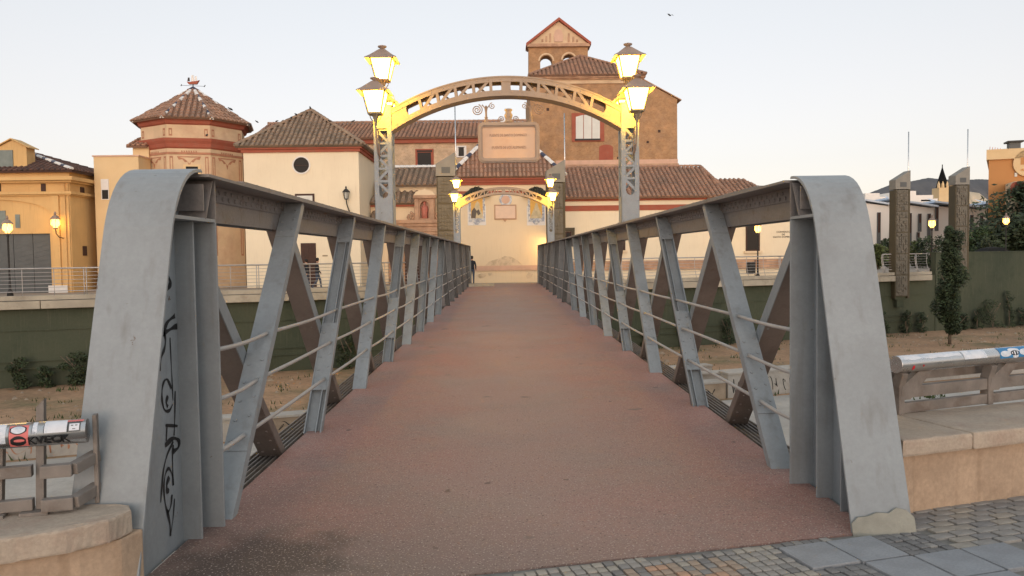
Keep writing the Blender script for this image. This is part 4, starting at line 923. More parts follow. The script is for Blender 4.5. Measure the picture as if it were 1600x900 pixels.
# carved doorway
rd = -1.7
mb = MB(); F.box(mb, 602, 352, 692, 440, rd+.2, -.001, GND, ref=rd); dw = mb.build('doorway_block', 'stonep', T)
for v0, v1, pr in ((344, 348, .25), (348.5, 353, .12), (356, 361, .16), (361.5, 366, .06), (370, 374, .1)):
    mb = MB(); F.box(mb, 599-pr*6, v0, 695+pr*6, v1, rd+.2-pr, rd+.6, ref=rd); mb.build('entablature_band', 'stonep', dw)
for u in (608, 622, 672, 686):
    mb = MB(); F.box(mb, u-4, 376, u+4, 436, rd+.02, rd+.199, ref=rd); mb.build('pilaster', 'stonep', dw)
mb = MB(); F.box(mb, 632, 392, 662, 440, rd+.10, rd+.198, GND, ref=rd); mb.build('door', 'wood', dw)
nb_ = MB(); L_ = lambda u, v: F.l(u, v, rd)
niche = [L_(u, v) for u, v in [(656, 341), (656, 322)]+[(663+7*math.cos(R(180+180*i/8)), 322+8*math.sin(R(180+180*i/8))) for i in range(9)][1:-1]+[(670, 322), (670, 341)]]
mb = MB(); mb.poly([L_(647, 344), L_(679, 344), L_(679, 308), L_(647, 308)], [niche], lambda a, b, d: (a, rd+.15+d, b), .5); tp = mb.build('niche_block', 'stonep', T)
mb = MB(); F.box(mb, 655, 313, 671, 344, rd+.5, rd+.6, ref=rd); mb.build('niche_back', 'pink', tp)
mb = MB(); ca, cz = L_(663, 341); mb.lathe([(.22, 0), (.20, .3), (.24, .6), (.20, .8), (.07, .88), (.09, .97), (.08, 1.07), (.02, 1.12)], (ca, rd+.34, cz), 10); mb.build('niche_figure', 'redst', tp, smooth=True)
for u in (651, 675): mb = MB(); F.box(mb, u-3.2, 311, u+3.2, 343.5, rd+.03, rd+.149, ref=rd); mb.build('pilaster', 'stonep', tp)
mb = MB(); F.box(mb, 645, 305, 681, 309.5, rd-.02, rd+.5, ref=rd); mb.build('cornice', 'stonep', tp)
mb = MB(); mb.poly([L_(646, 304.8)]+[L_(u, v) for u, v in ((649, 300), (655, 297), (661, 296), (663, 294), (665, 296), (671, 297), (677, 300))]+[L_(680, 304.8)], (), lambda a, b, d: (a, rd+.1+d, b), .35); mb.build('broken_pediment', 'chapel', tp)
for e in (-1, 1):
    mb = MB(); mb.tube(spiral(L_(663+e*23, 338), .28, 1.4, math.pi/2, e, 20, lambda a, b: (a, rd+.3, b)), .08, 6); mb.build('volute', 'stonep', tp, smooth=True)
for u0, u1, v0, v1 in ((596, 613, 394, 430),):
    mb = MB(); F.box(mb, u0, v0, u1, v1, -1.06, -1.001, ref=-1); wn = mb.build('window', 'wood', T); mb = MB(); F.box(mb, u0+2, v0+2, u1-2, v1-2, -1.075, -1.061, ref=-1); mb.build('pane', 'tyel' if False else 'stonep', wn)
    mb = MB()
    for i in range(7): a = F.l(u0+1+i*(u1-u0-2)/6, 0, -1)[0]; mb.tube([(a, -1.12, F.l(0, v1, -1)[1]), (a, -1.12, F.l(0, v0, -1)[1])], .02, 5)
    mb.build('grille', 'iron', wn)
# --- nave behind
F = Fr(570, 60.0, 0); T = F.thing('church_nave', 'long pale brick nave with red framed windows under a terracotta roof', 'building')
a0, ze = F.l(392, 221); a1, _ = F.l(826, 221); D = 9.0
mb = MB(); mb.box(a0, a1, 0, D, GND, ze); mb.build('wall', 'bbrick', T); mb = MB(); F.box(mb, 391, 217, 826, 222, -.28, 0); mb.build('cornice', 'redtrim', T)
zr = F.l(570, 193, D/2)[1]; ze = F.l(570, 217)[1]
roof('roof_tiles', [((a0, -.5, ze), (a1, -.5, ze), (a1, D/2, zr), (a0, D/2, zr))], 'tile', T, sp=.31)
ridge('ridge_tiles', (a0, D/2, zr+.05), (a1, D/2, zr+.05), T, r=.16)
for u0, v0, u1, v1, m1 in ((649, 233, 678, 262, 'redtrim'), (713, 228, 729, 246, 'twhite')):
    mb = MB(); F.box(mb, u0, v0, u1, v1, -.10, -.001); wn = mb.build('window_frame', m1, T); mb = MB(); F.box(mb, u0+3.5, v0+(6 if m1 == 'redtrim' else 2), u1-4, v1-2, -.13, -.101); mb.build('window_pane', 'glass', wn); mb = MB(); F.box(mb, u0+2.5, v0+2, u1-2.5, v0+5 if m1 == 'redtrim' else v0+2.5, -.12, -.101); mb.build('window_head', 'wood', wn)
for u in (635, 688, 700): mb = MB(); blobs(mb, F, [(x, y) for x, y in arc(u, 238+u % 7, 3.2, 0, 360, 10, 2)[:-1]], -.02); mb.build('worn_patch', 'bbrick', T)
# --- white house
F = Fr(470, 47.5, .0); T = F.thing('white_house', 'cream house with a round window and weathered pyramid roof', 'building')
a0, ze = F.l(380, 236); a1, _ = F.l(560, 236); D = 6.8
mb = MB(); mb.box(a0, a1, 0, D, GND, ze); mb.build('wall', 'white', T)
for k in range(2): mb = MB(); mb.box(a0-.12-.12*k, a1+.12+.12*k, -.12-.12*k, D+.1, ze-.12+.18*k, ze+.058+.18*k); mb.build('cornice', 'redtrim', T)
z = ze+.25; o = .38; ap = Vector((F.l(486, 172, D/2)[0], D/2, F.l(486, 173, D/2)[1])); c = [Vector((a0-o, -o, z)), Vector((a1+o, -o, z)), Vector((a1+o, D+o, z)), Vector((a0-o, D+o, z))]
roof('roof_tiles', [(c[0], c[1], ap), (c[1], c[2], ap), (c[3], c[0], ap)], 'tileg', T, sp=.29)
for q in c[:3]: ridge('hip_tiles', q+Vector((0, 0, .05)), ap+Vector((0, 0, .05)), T, m='tileg')
ca, cz = F.l(471, 258); rr = .47
mb = MB(); mb.poly(arc(ca, cz, rr+.08, 0, 360, 28)[:-1], [arc(ca, cz, rr, 0, 360, 28)[:-1]], FRONT(-.06), .06); wn = mb.build('round_window', 'twhite', T)
mb = MB(); mb.poly(arc(ca, cz, rr, 0, 360, 28)[:-1], (), FRONT(-.02), .018); mb.build('round_pane', 'glass', wn); mb = MB(); mb.box(ca-rr, ca+rr, -.045, -.021, cz-.03, cz); mb.build('window_bar', 'wood', wn)
mb = MB(); F.box(mb, 470, 380, 495, 441, -.05, -.001, GND); dr_ = mb.build('door', 'wood', T)
for i in range(5):
    for j in range(4): mb = MB(); F.box(mb, 472+j*5.6, 383+i*7, 476.5+j*5.6, 388.5+i*7, -.07, -.051); mb.build('door_panel', 'wood', dr_)
mb = MB(); F.box(mb, 461, 303, 492, 330, -.05, -.001); wn = mb.build('window', 'wood', T); mb = MB(); F.box(mb, 464, 306, 489, 330, -.06, -.051); mb.build('window_pane', 'wglass', wn)
mb = MB(); F.box(mb, 504, 398.5, 512, 400.5, -.03, -.001); mb.build('door_plate', 'lampy', T)
# wall lantern on the white house
def small_lantern(mb_, x, y, z, k=1.0):
    mb_.lathe([(.05*k, 0), (.09*k, .02*k), (.10*k, .05*k)], (x, y, z), 6); 
    for i in range(6): t = i*math.pi/3; mb_.tube([(x+.09*k*math.cos(t), y+.09*k*math.sin(t), z+.04*k), (x+.15*k*math.cos(t), y+.15*k*math.sin(t), z+.36*k)], .012*k, 4)
    mb_.lathe([(.19*k, .36*k), (.17*k, .40*k), (.08*k, .50*k), (.03*k, .53*k), (.05*k, .57*k), (.015*k, .66*k)], (x, y, z), 8)
P = gy(541, 312, 47.1); wl = thing('wall_lantern', 'unlit black wall lantern on the cream house', 'lantern', P)
mb = MB(); small_lantern(mb, 0, 0, .0, 1.25); mb.build('cage', 'iron', wl); mb = MB(); mb.lathe([(.09, .05), (.16, .44)], (0, 0, 0), 8); mb.build('glass', 'wglass', wl); mb = MB(); mb.tube([(0, 0, 0), (.02, .02, -.25), (.10, .2, -.62), (.10, .41, -.66)], .035, 6, .05); mb.build('bracket', 'iron', wl)
# --- octagonal tower
cT = gy(310, 400, 50.4); cT.z = 0; T = thing('octagonal_tower', 'octagonal chapel tower painted with red ornament and a pointed tile roof', 'tower', cT)
Rt = 3.2; ph = R(-90-8.0)
zf = lambda v, y=47.2: gy(311, v, y).z
def oct_(r, z): return [Vector((r*math.cos(ph+i*math.pi/4), r*math.sin(ph+i*math.pi/4), z)) for i in range(8)]
def octring(mb, prof):
    rings = [oct_(r, z) for r, z in prof]; vs = [p for q in rings for p in q]; fs = []
    for j in range(len(prof)-1):
        for i in range(8): fs.append((j*8+i, j*8+(i+1) % 8, (j+1)*8+(i+1) % 8, (j+1)*8+i))
    fs += [tuple(range(8)), tuple(range((len(prof)-1)*8, len(prof)*8))]; mb._add(vs, fs); return mb
zE = zf(184); zC1 = zf(193.5); zS1, zS0 = zf(215), zf(231)
octring(MB(), [(Rt, GND), (Rt, zE)]).build('wall', 'mural', T)
octring(MB(), [(Rt-.01, zC1), (Rt+.12, zC1+.08), (Rt+.2, zE-.12), (Rt+.33, zE)]).build('cornice', 'redtrim', T)
octring(MB(), [(Rt-.01, zS0), (Rt+.10, zS0+.1), (Rt+.15, zS0+.3), (Rt+.26, zS1-.14), (Rt+.30, zS1)]).build('string_course', 'redtrim', T)
octring(MB(), [(Rt-.01, zf(240)), (Rt+.05, zf(240)), (Rt+.05, zf(236.5)), (Rt-.01, zf(236.5))]).build('thin_course', 'muralred', T)
apz = gy(307, 138, 50.4).z; ap = Vector((0, 0, apz)); ev = oct_(Rt+.52, zE+.02)
roof('roof_tiles', [(ev[i], ev[(i+1) % 8], ap) for i in range(8)], 'tile', T, sp=.3)
for i in (0, 1, 2, 6, 7): ridge('hip_tiles', ev[i]*.98+Vector((0, 0, .12)), ap, T, r=.13, step=.36, alt=('wtile', 'dtile'))
# painted ornament on the faces (flat paint, its own outlines)
v8 = oct_(Rt, 0)
def on_face(i, s, z, d): 
    a, b = v8[i], v8[(i+1) % 8]; p = a+(b-a)*s; n = ((a+b)/2).normalized(); return p+n*d+Vector((0, 0, z))
for i in (7, 0, 6, 1):
    fl_ = lambda a, b, d: on_face(i, a, b, .004+d)
    for s0 in (.05, .87):
        for za, zb_ in ((zf(211), zf(199)), (zf(300), zf(243)), (zf(400), zf(305))):
            mb = MB(); mb.poly([(s0, za), (s0+.08, za), (s0+.08, zb_), (s0, zb_)], [[(s0+.02, za+.1), (s0+.06, za+.1), (s0+.06, zb_-.1), (s0+.02, zb_-.1)]], fl_, .012); mb.build('painted_pilaster', 'muralred', T)
    zt = zf(243); mb = MB(); out = [(.22, 0), (.78, 0), (.74, -.14), (.66, -.12), (.60, -.24), (.54, -.22), (.50, -.46), (.46, -.22), (.40, -.24), (.34, -.12), (.26, -.14)]
    inn = [(.28, -.04), (.72, -.04), (.62, -.09), (.56, -.17), (.50, -.30), (.44, -.17), (.38, -.09)]
    mb.poly([(a, zt+b*1.5) for a, b in out], [[(a, zt+b*1.5) for a, b in inn]], fl_, .012); mb.build('painted_festoon', 'muralred', T)
    zt = zf(234); mb = MB()
    for q in range(7): mb.poly([(.32+q*.055, zt), (.32+q*.055+.03, zt), (.32+q*.055+.04, zt-.12), (.32+q*.055+.01, zt-.14)], (), fl_, .010)
    mb.build('painted_garland', 'muralred', T)
fl_ = lambda a, b, d: on_face(0, a, b, .006+d)
zw0, zw1 = zf(270), zf(259); mb = MB(); mb.poly([(.42, zw0-.7), (.70, zw0-.7), (.70, zw1), (.42, zw1)], (), fl_, .03); mb.build('window', 'dark', T)
mb = MB(); mb.poly([(.36, zw0-.8), (.76, zw0-.8), (.76, zw1+.12), (.36, zw1+.12)], [[(.42, zw0-.7), (.70, zw0-.7), (.70, zw1), (.42, zw1)]], fl_, .05); mb.build('window_surround', 'peach', T)
# ship weathervane
wvn = thing('weathervane', 'small ship shaped weathervane on the pointed tower roof', 'weathervane', cT+Vector((0, 0, apz)))
mb = MB(); mb.tube([(0, 0, 0), (0, 0, .35)], .03, 6); mb.build('rod', 'iron', wvn)
mb = MB(); hull = [(-.38, .42), (-.25, .25), (.25, .25), (.42, .50), (.30, .46), (-.2, .40)]; mb.poly(hull, (), lambda a, b, d: (a, d-.07, b), .14); mb.build('hull', 'redtrim', wvn)
for xx, wd, hb_, ht_ in ((-.28, .16, .46, .70), (-.02, .20, .44, .84), (.18, .16, .48, .78)):
    mb = MB(); mb.poly([(xx-wd/2, hb_), (xx+wd/2, hb_), (xx+wd/2-.03, ht_), (xx-wd/2+.03, ht_)], (), lambda a, b, d: (a, d-.02+.06*math.sin((b-.4)*6), b), .03); mb.build('sail', 'wtile' if xx > -.2 else 'tdark', wvn)
mb = MB(); mb.tube([(-.75, 0, .2), (.75, 0, .12)], .012, 5); mb.beam((.70, 0, .08), (.78, 0, .2), .02, .05); mb.beam((-.78, 0, .16), (-.72, 0, .26), .02, .05); mb.build('direction_arm', 'iron', wvn)
# --- plain peach building
F = Fr(180, 46.3, 0); T = F.thing('peach_building', 'plain peach building with one white window between ochre house and tower', 'building')
a0, z1 = F.l(146, 245); a1, _ = F.l(216, 245)
mb = MB(); mb.box(a0, a1, 0, 1.6, GND, z1); mb.build('wall', 'peach', T); mb = MB(); mb.box(a0-.06, a1+.06, -.06, 1.66, z1, z1+.08); mb.build('parapet_cap', 'pink', T)
mb = MB(); F.box(mb, 158, 280, 171, 312, -.05, -.001); wn = mb.build('window', 'twhite', T); mb = MB(); F.box(mb, 160, 297, 170, 311, -.06, -.051); mb.build('window_pane', 'glass', wn)
mb = MB(); b0, zz = F.l(207, 229, 1.6); b1, _ = F.l(232, 229, 1.6); mb.box(b0, b1, 1.62, 3.2, GND, zz); mb.build('annex_wall', 'peach', T)
roof('annex_tiles', [((b0-.25, 1.3, zz), (b1, 1.3, zz), (b1, 3, zz+.7), (b0-.25, 3, zz+.7))], 'tile', T)
# --- ochre house with the shuttered gate
F = Fr(60, 44.5, 0); T = F.thing('ochre_house', 'ochre house with a grey shuttered archway and gabled dormer', 'building')
a0, ze = F.l(-75, 270); a1, _ = F.l(108, 270); D = 9.0; zl = F.l(77, 333)[1]
axc, _ = F.l(-15, 333); zap = F.l(-15, 312)[1]; adr, zdr = F.l(77, 363); agl = F.l(-75, 400)[0]
hw = F.l(77, 333)[0]-axc
arc_pts = [(axc+hw*math.cos(R(a)), zl+(zap-zl)*math.sin(R(a))) for a in range(0, 181, 12)]
mb = MB(); mb.poly([(a0, GND), (axc-hw, GND)]+arc_pts[::-1]+[(axc+hw, GND), (a1, GND), (a1, ze), (a0, ze)], (), FRONT(0), .35); mb.build('front_wall', 'ochre', T)
mb = MB(); mb.box(a0, a1, .36, D, GND, ze); mb.build('wall', 'ochre', T)
mb = MB(); mb.box(axc-hw, axc+hw, .12, .34, zdr, zap+.2); mb.build('arch_infill', 'ochre', T)
sh = thing  # shutter leaves
for i in range(6):
    xa = axc-hw+2*hw*i/6; mb = MB(); mb.box(xa+.015, xa+2*hw/6-.015, .20, .30, GND, zdr-.06)
    for j in range(10): z_ = .3+j*.27; mb.beam((xa+.06, .195, z_), (xa+2*hw/6-.06, .195, z_+.22), .015, .035)
    mb.build('shutter_leaf', 'shutter', T)
mb = MB(); mb.box(axc-hw, axc+hw, .05, .2, zdr-.06, zdr+.05); mb.build('lintel', 'ochre', T)
for u0, v0, u1, v1 in ((22, 335, 30, 356), (-4, 329, 8, 357)):
    mb = MB(); F.box(mb, u0, v0, u1, v1, .08, .119); mb.build('slit_window', 'greyglass', T)
for v0, v1, pr in ((277.5, 283, .55), (283.2, 286, .3), (300, 304, .28), (304.2, 306, .15), (267.5, 270, .12)):
    mb = MB(); y1 = F.l(60, v0)[1]; y0_ = F.l(60, v1)[1]; mb.box(a0, a1+pr*.8, -pr, D, y0_, y1); mb.build('cornice', 'ochre', T)
for u in (68, -2): mb = MB(); F.box(mb, u-4, 287, u+4, 299, -.03, -.001); mb.build('vent', 'wood', T)
mb = MB(); F.box(mb, 81, 306, 98, 447, -.12, -.001, GND); mb.build('pilaster', 'ochre', T); mb = MB(); F.box(mb, 78, 446, 108, 457, -.16, -.121, GND); mb.build('plinth', 'twhite', T)
for u in (101, 106.5): mb = MB(); a_, zz = F.l(u, 286); mb.tube([(a_, -.06, GND), (a_, -.06, zz)], .035, 6); mb.build('downpipe', 'ochre', T)
for u, v in ((128, 300), (132, 392)):
    mb = MB(); aa = a1+.002; r_ = ray(u, v); C = Vector((0, 0, CAMH)); tt = (F.O.x+aa)/r_.x; p = C+r_*tt; mb.box(aa, aa+.05, p.y-F.O.y-.2, p.y-F.O.y+.2, p.z-.28, p.z+.28); mb.build('side_window', 'wood', T)
rz0 = F.l(60, 267.5)[1]; rt = Vector((F.l(20, 231, 4.5)[0], 4.5, F.l(20, 231, 4.5)[1])); rt2 = Vector((a0, 4.5, rt.z)); o = .35
roof('roof_tiles', [((a0, -o, rz0), (a1+o, -o, rz0), rt, rt2), ((a1+o, -o, rz0), (a1+o, D+o, rz0), (rt.x, 4.5, rt.z))], 'tiled', T, sp=.30)
ridge('hip_tiles', (a1+o, -o, rz0+.05), rt+Vector((0, 0, .06)), T, r=.12, alt=('wtile', 'dtile')); ridge('ridge_tiles', rt+Vector((0, 0, .05)), rt2+Vector((0, 0, .05)), T, m='tiled')
da, db = F.l(-17, 0)[0], F.l(27.5, 0)[0]; dz0, dz1, dza = F.l(0, 262)[1], F.l(0, 229)[1], F.l(6, 218)[1]; dm = (da+db)/2
mb = MB(); mb.poly([(da, dz0), (db, dz0), (db, dz1), (dm, dza), (da, dz1)], (), FRONT(.25), .8); dm_ = mb.build('dormer', 'ochre', T)
mb = MB()
for e in (da-.22, db+.22): mb.bar((e, .6, dz1-.05), (dm, .6, dza+.07), (0, .5, 0), (0, 0, .03))
mb.build('dormer_roof', 'ochre', dm_)
mb = MB(); F.box(mb, -6, 234, 17, 260, .19, .249); wn = mb.build('dormer_window', 'greyglass', dm_)
# --- cream hall on the right
F = Fr(1060, 53.0, 0); T = F.thing('cream_hall', 'long cream hall with a terracotta roof right of the chapel', 'building')
a0, ze = F.l(866, 310); a1, _ = F.l(1138, 306); a2, _ = F.l(1342, 306); D = 9.0
mb = MB(); mb.box(a0, a2, 0, D, GND, ze); mb.build('wall', 'white', T)
mb = MB(); mb.box(a0, a2+.1, -.15, -.001, ze-.22, ze-.001); mb.build('cornice', 'redtrim', T)
mb = MB(); F.box(mb, 866, 322, 1340, 324, -.06, -.001); mb.build('string_course', 'redtrim', T); mb = MB(); F.box(mb, 866, 409, 1340, 417, -.12, -.001); mb.build('plinth_course', 'stonep', T)
zr = F.l(1000, 262, D/2)[1]; xr = F.l(1093, 0, D/2)[0]
roof('roof_tiles', [((a0, -.5, ze), (a1, -.5, ze), (xr, D/2, zr), (a0, D/2, zr)), ((a1, -.5, ze), (a1, D, ze), (xr, D/2, zr))], 'tile', T, sp=.31)
ridge('ridge_tiles', (a0, D/2, zr+.05), (xr, D/2, zr+.05), T); ridge('hip_tiles', (a1, -.5, ze+.05), (xr, D/2, zr+.05), T)
z2 = F.l(1130, 280, 3)[1]; x2, x3 = F.l(1159, 0, 3)[0], F.l(1215, 0)[0]
roof('side_roof_tiles', [((a1-1.5, -.45, ze-.1), (x3, -.45, ze-.1), (x2, 3, z2), (a1-1.5, 3, z2)), ((x3, -.45, ze-.1), (x3, 7, ze-.1), (x2, 3, z2))], 'tile', T, sp=.31)
for u0, v0, u1, v1, m1 in ((1165, 351, 1187, 392, 'wood'), (962, 376, 977, 391, 'wood'), (883, 362, 893, 372, 'wood')):
    mb = MB(); F.box(mb, u0, v0, u1, v1, -.05, -.001); wn = mb.build('window', 'wood', T); mb = MB(); F.box(mb, u0+2, v0+2, u1-2, v1-2, -.06, -.051); mb.build('window_pane', 'glass', wn)
    mb = MB(); F.box(mb, u0-3, v1+.3, u1+3, v1+3.5, -.2, -.001); mb.build('window_sill', 'cream', wn)
    if u0 == 883: mb = MB(); F.box(mb, 880, 356, 898, 361.5, -.07, -.001); F.box(mb, 893.3, 361.6, 898, 380, -.07, -.001); mb.build('window_surround', 'pylf', wn)
for i, (s, v) in enumerate((('CONVENTO', 362.5), ('DE', 366.5), ('SANTO DOMINGO', 370.3))):
    aa, zz = F.l(1224, v); text_mesh('wall_lettering', s, .17, 'iron', T, Matrix.Translation((aa, -.012, zz)) @ Matrix.Rotation(R(90), 4, 'X'), .01)
mb = MB(); blobs(mb, F, [(1206, 400), (1206, 391), (1208, 388.5), (1222, 387), (1222, 400)], -.02); mb.build('wall_hatch', 'white', T)
# --- brick church with the bell gable
F = Fr(940, 66.0, 0); T = F.thing('brick_church', 'tall brick church with a white arched window and red blind niche', 'building')
a0, zt = F.l(828, 127); am, _ = F.l(1003, 127); a1, zs = F.l(1058, 155); D = 12.0
mb = MB(); mb.poly([(a0, GND), (a1, GND), (a1, zs), (am, zt), (a0, zt)], (), FRONT(0), D); mb.build('wall', 'brick', T)
mb = MB(); mb.bar((am+.1, D/2, zt+.05), (a1+.35, D/2, zs-.08), (0, D/2+.12, 0), (0, 0, .04)); mb.build('lean_to_roof', 'stonep', T)
mb = MB(); F.box(mb, 827, 123.5, 1004, 130, -.12, -.001); mb.build('frieze', 'mural', T)
for k, (v0, v1, pr) in enumerate(((119.5, 122, .45), (122.2, 124, .28))): mb = MB(); F.box(mb, 829-pr*8, v0, 1003+pr*10, v1, -pr, D*.5); mb.build('cornice', 'stonep', T)
zE_ = F.l(910, 119)[1]; ap = Vector((F.l(907, 88, 4.5)[0], 4.5, F.l(907, 88, 4.5)[1])); c0, c1 = Vector((F.l(825, 0)[0], -.6, zE_)), Vector((F.l(1007, 0)[0], -.6, zE_))
roof('roof_tiles', [(c0, c1, ap), (c1, c1+Vector((0, 10, 0)), ap), (c0+Vector((0, 10, 0)), c0, ap)], 'tile', T, sp=.36)
for q in (c0, c1): ridge('hip_tiles', q+Vector((0, 0, .05)), ap+Vector((0, 0, .05)), T)
mb = MB(); F.box(mb, 893, 177, 944, 221, -.10, -.001); wn = mb.build('window_surround', 'redtrim', T)
pan = lambda u0, u1: [F.l(u, v) for u, v in [(u0, 217), (u1, 217), (u1, 183-(3 if 905 < u1 < 930 else 0)), (u0, 183-(3 if 905 < u0 < 930 else 0))]]
for u0, u1 in ((899.5, 911), (912, 924), (925, 937)): mb = MB(); mb.poly(pan(u0, u1), (), FRONT(-.14), .03); mb.build('window_pane', 'wglass', wn)
mb = MB(); F.box(mb, 898, 217.3, 938, 219.5, -.18, -.101); mb.build('window_sill', 'iron', wn)
nic = [F.l(u, v) for u, v in [(936, 259), (936, 231)]+[(947+11*math.cos(R(180+180*i/8)), 231+5*math.sin(R(180+180*i/8))) for i in range(1, 8)]+[(958, 231), (958, 259)]]
mb = MB(); mb.poly(nic, (), FRONT(-.03), .028); mb.build('blind_niche', 'redtrim', T)
mb = MB(); F.box(mb, 868, 251, 1059, 258, -.06, -.001); mb.build('pink_course', 'pink', T); mb = MB(); F.box(mb, 868, 258.2, 1059.5, 263, -.3, -.001); mb.build('ledge', 'stonep', T)
for u, v, r_ in ((966, 247, 2), (856, 171, 2.2), (876, 160, 2), (1030, 205, 2), (1012, 222, 1.8)): mb = MB(); F.box(mb, u-r_, v-r_, u+r_, v+r_, -.02, -.001); mb.build('putlog_hole', 'wood', T)
GB = 5.3
L_ = lambda u, v: F.l(u, v, GB)
holes = []
for uc, vt in ((853.5, 86.5), (889, 85)):
    holes.append([L_(u, v) for u, v in [(uc-9.3, 108), (uc+9.3, 108), (uc+9.3, vt+9)]+[(uc+9.3*math.cos(R(-180*i/8)), vt+9+9*math.sin(R(-180*i/8))) for i in range(1, 8)]+[(uc-9.3, vt+9)]])
mb = MB(); mb.poly([L_(826, 130), L_(918.5, 130), L_(918.5, 70), L_(826, 70)], holes, lambda a, b, d: (a, GB+d, b), 1.3); bg_ = mb.build('bell_gable', 'brick', T)
mb = MB(); mb.poly([L_(827, 69), L_(919, 68), L_(872.5, 34)], (), lambda a, b, d: (a, GB-.1+d, b), 1.4); pdm = mb.build('pediment', 'mural', T)
for p, q in (((822, 71), (873, 31)), ((873, 31), (923, 69.5))):
    a_, b_ = L_(*p), L_(*q); mb = MB(); mb.bar((a_[0], GB+.6, a_[1]), (b_[0], GB+.6, b_[1]), (0, 1.0, 0), (0, 0, .13)); mb.build('raking_cornice', 'redtrim', pdm)
mb = MB(); a_, b_ = L_(823.5, 72.5), L_(921.5, 68.5); mb.box(a_[0], b_[0], GB-.32, GB+1.5, b_[1]-.28, b_[1]); mb.build('gable_cornice', 'stonep', pdm)
for u in (846, 852, 858, 887, 894, 900):
    mb = MB(); h_ = 34+abs(u-872.5)*.74+8; mb.poly([L_(u, 66), L_(u+3, 66), L_(u+3, h_), L_(u, h_)], (), lambda a, b, d: (a, GB-.16+d, b), .06); mb.build('pediment_strip', 'stonep', pdm)
mb = MB(); mb.poly([L_(u, v) for u, v in ((866, 66), (879, 66), (880, 56), (877, 48), (872, 46), (867, 49), (865, 57))], (), lambda a, b, d: (a, GB-.2+d, b), .1); mb.build('pediment_crest', 'pink', pdm)
for uc, vt in ((853.5, 86.5), (889, 85)):
    def rg(r_): return [L_(uc+r_*math.cos(R(-180*i/10)), vt+9+r_*math.sin(R(-180*i/10))) for i in range(11)]
    mb = MB(); mb.poly(rg(12.5)+rg(10.0)[::-1], (), lambda a, b, d: (a, GB-.08+d, b), .08); mb.build('arch_moulding', 'mural', bg_)
# ================================================================== lamps on the far quay
def lit_lamp(nm, label, base, zlamp, k, power, wall=None, grp=None):
    t = thing(nm, label, 'lamp', base, 0, grp); h = zlamp-base.z
    mb = MB()
    if wall is None: mb.lathe([(.16, 0), (.13, .25), (.07, .35), (.05, .8), (.045, h-.15), (.07, h-.1), (.05, h)], (0, 0, 0), 8); mb.build('pole', 'iron', t, smooth=True)
    else: mb.tube([(0, 0, h), (0, .03, h-.25), (.10, .15, h-.45), (.12, wall, h-.5)], .03, 6); mb.build('bracket', 'iron', t)
    mb = MB(); small_lantern(mb, 0, 0, h, k); mb.build('cage', 'lamp_iron', t)
    mb = MB(); mb.lathe([(.06*k, .05*k), (.155*k, .18*k), (.14*k, .37*k)], (0, 0, h), 10); mb.build('globe', 'glowfar', t, smooth=True)
    plight('lamp_light', (0, -.0, h+.22*k), power, t, (1, .62, .2), .1)
P = gy(12, 365, 40.6); lit_lamp('street_lamp', 'lit street lamp on a dark pole before the grey shutters', Vector((P.x, 40.6, GND)), P.z-.05, 1.5, 25)
P = gy(87, 358, 43.9); lit_lamp('wall_lamp', 'lit wall lamp on the ochre house pilaster', Vector((P.x, 43.9, P.z)), P.z, 1.5, 14, .5)
P = gy(1184, 365, 50.4); lit_lamp('street_lamp', 'lit street lamp on a dark pole before the cream hall window', Vector((P.x, 50.4, GND)), P.z, 1.35, 25)
P = gy(1480, 357, 56.0); lit_lamp('street_lamp', 'lit street lamp behind the poplar beside the far pylon', Vector((P.x, 58.0, GND)), P.z+.05, 1.6, 60)
P = gy(1572, 352, 66.0); lit_lamp('street_lamp', 'lit street lamp above the plain green parapet wall', Vector((P.x, 66.0, GND)), P.z, 1.6, 60)
P = gy(866, 402, 49.2); lit_lamp('wall_lamp', 'lit wall lamp low on the right end of the chapel wall', Vector((P.x-.1, 49.35, 1.9)), 1.9, 1.3, 70, .62)
# ================================================================== far right: modern block, orange building, spire, hills
F = Fr(1450, 112.0, -.12); T = F.thing('white_block', 'white modern block with slit windows and folded metal roofs', 'building')
seg = [(1340, 1392, 312, 318), (1392, 1437, 318, 313), (1437, 1483, 319, 317), (1462, 1543, 322, 320), (1505, 1566, 323, 321)]
zb_ = GND; prev = None
for i, (u0, u1, v0, v1) in enumerate(((1335, 1389, 315, 322), (1389, 1461, 316, 325), (1461, 1541, 321, 327), (1541, 1640, 323, 330))):
    a_, zA = F.l(u0, v0); b_, zB = F.l(u1, v1); mb = MB(); mb.poly([(a_, zb_), (b_, zb_), (b_, zB), (a_, zA)], (), FRONT(i*.4), 26-i*.4); mb.build('wall', 'modern', T)
    mb = MB(); mb.bar((a_-.3, 10, zA+.5), (b_+.2, 10, zB+.22), (0, 10.6, 0), (0, 0, .12)); mb._add([(a_-.3, -.6, zA+.3), (b_+.2, -.6, zB+.1), (b_-1, 9, zB+1.3), (a_+2.5, 9, zA+1.6)], [(0, 1, 2, 3)]); mb.build('metal_roof', 'mroof', T)
for u, v0, v1, hwd in ((1372.5, 332, 395, 2.4), (1421, 333, 395, 2.2), (1436.5, 334, 362, 2.2), (1434, 363, 380, 2), (1451, 334, 376, 2.2), (1463, 323, 361, 2.2), (1517.5, 336, 358, 2.2), (1533, 337, 362, 2), (1543.5, 326, 360, 1.8), (1391, 362, 392, 1.8)):
    mb = MB(); F.box(mb, u-hwd, v0, u+hwd, v1, -.25, -.01); wn = mb.build('slit_window', 'shutter', T); mb = MB(); F.box(mb, u-hwd+.8, v0+1, u+hwd-.8, (v0+v1)/2, -.3, -.251); mb.build('window_pane', 'wood', wn)
F2 = Fr(1420, 150.0, 0); T = F2.thing('white_rooftops', 'white flat roofed blocks behind the folded metal roofs', 'building')
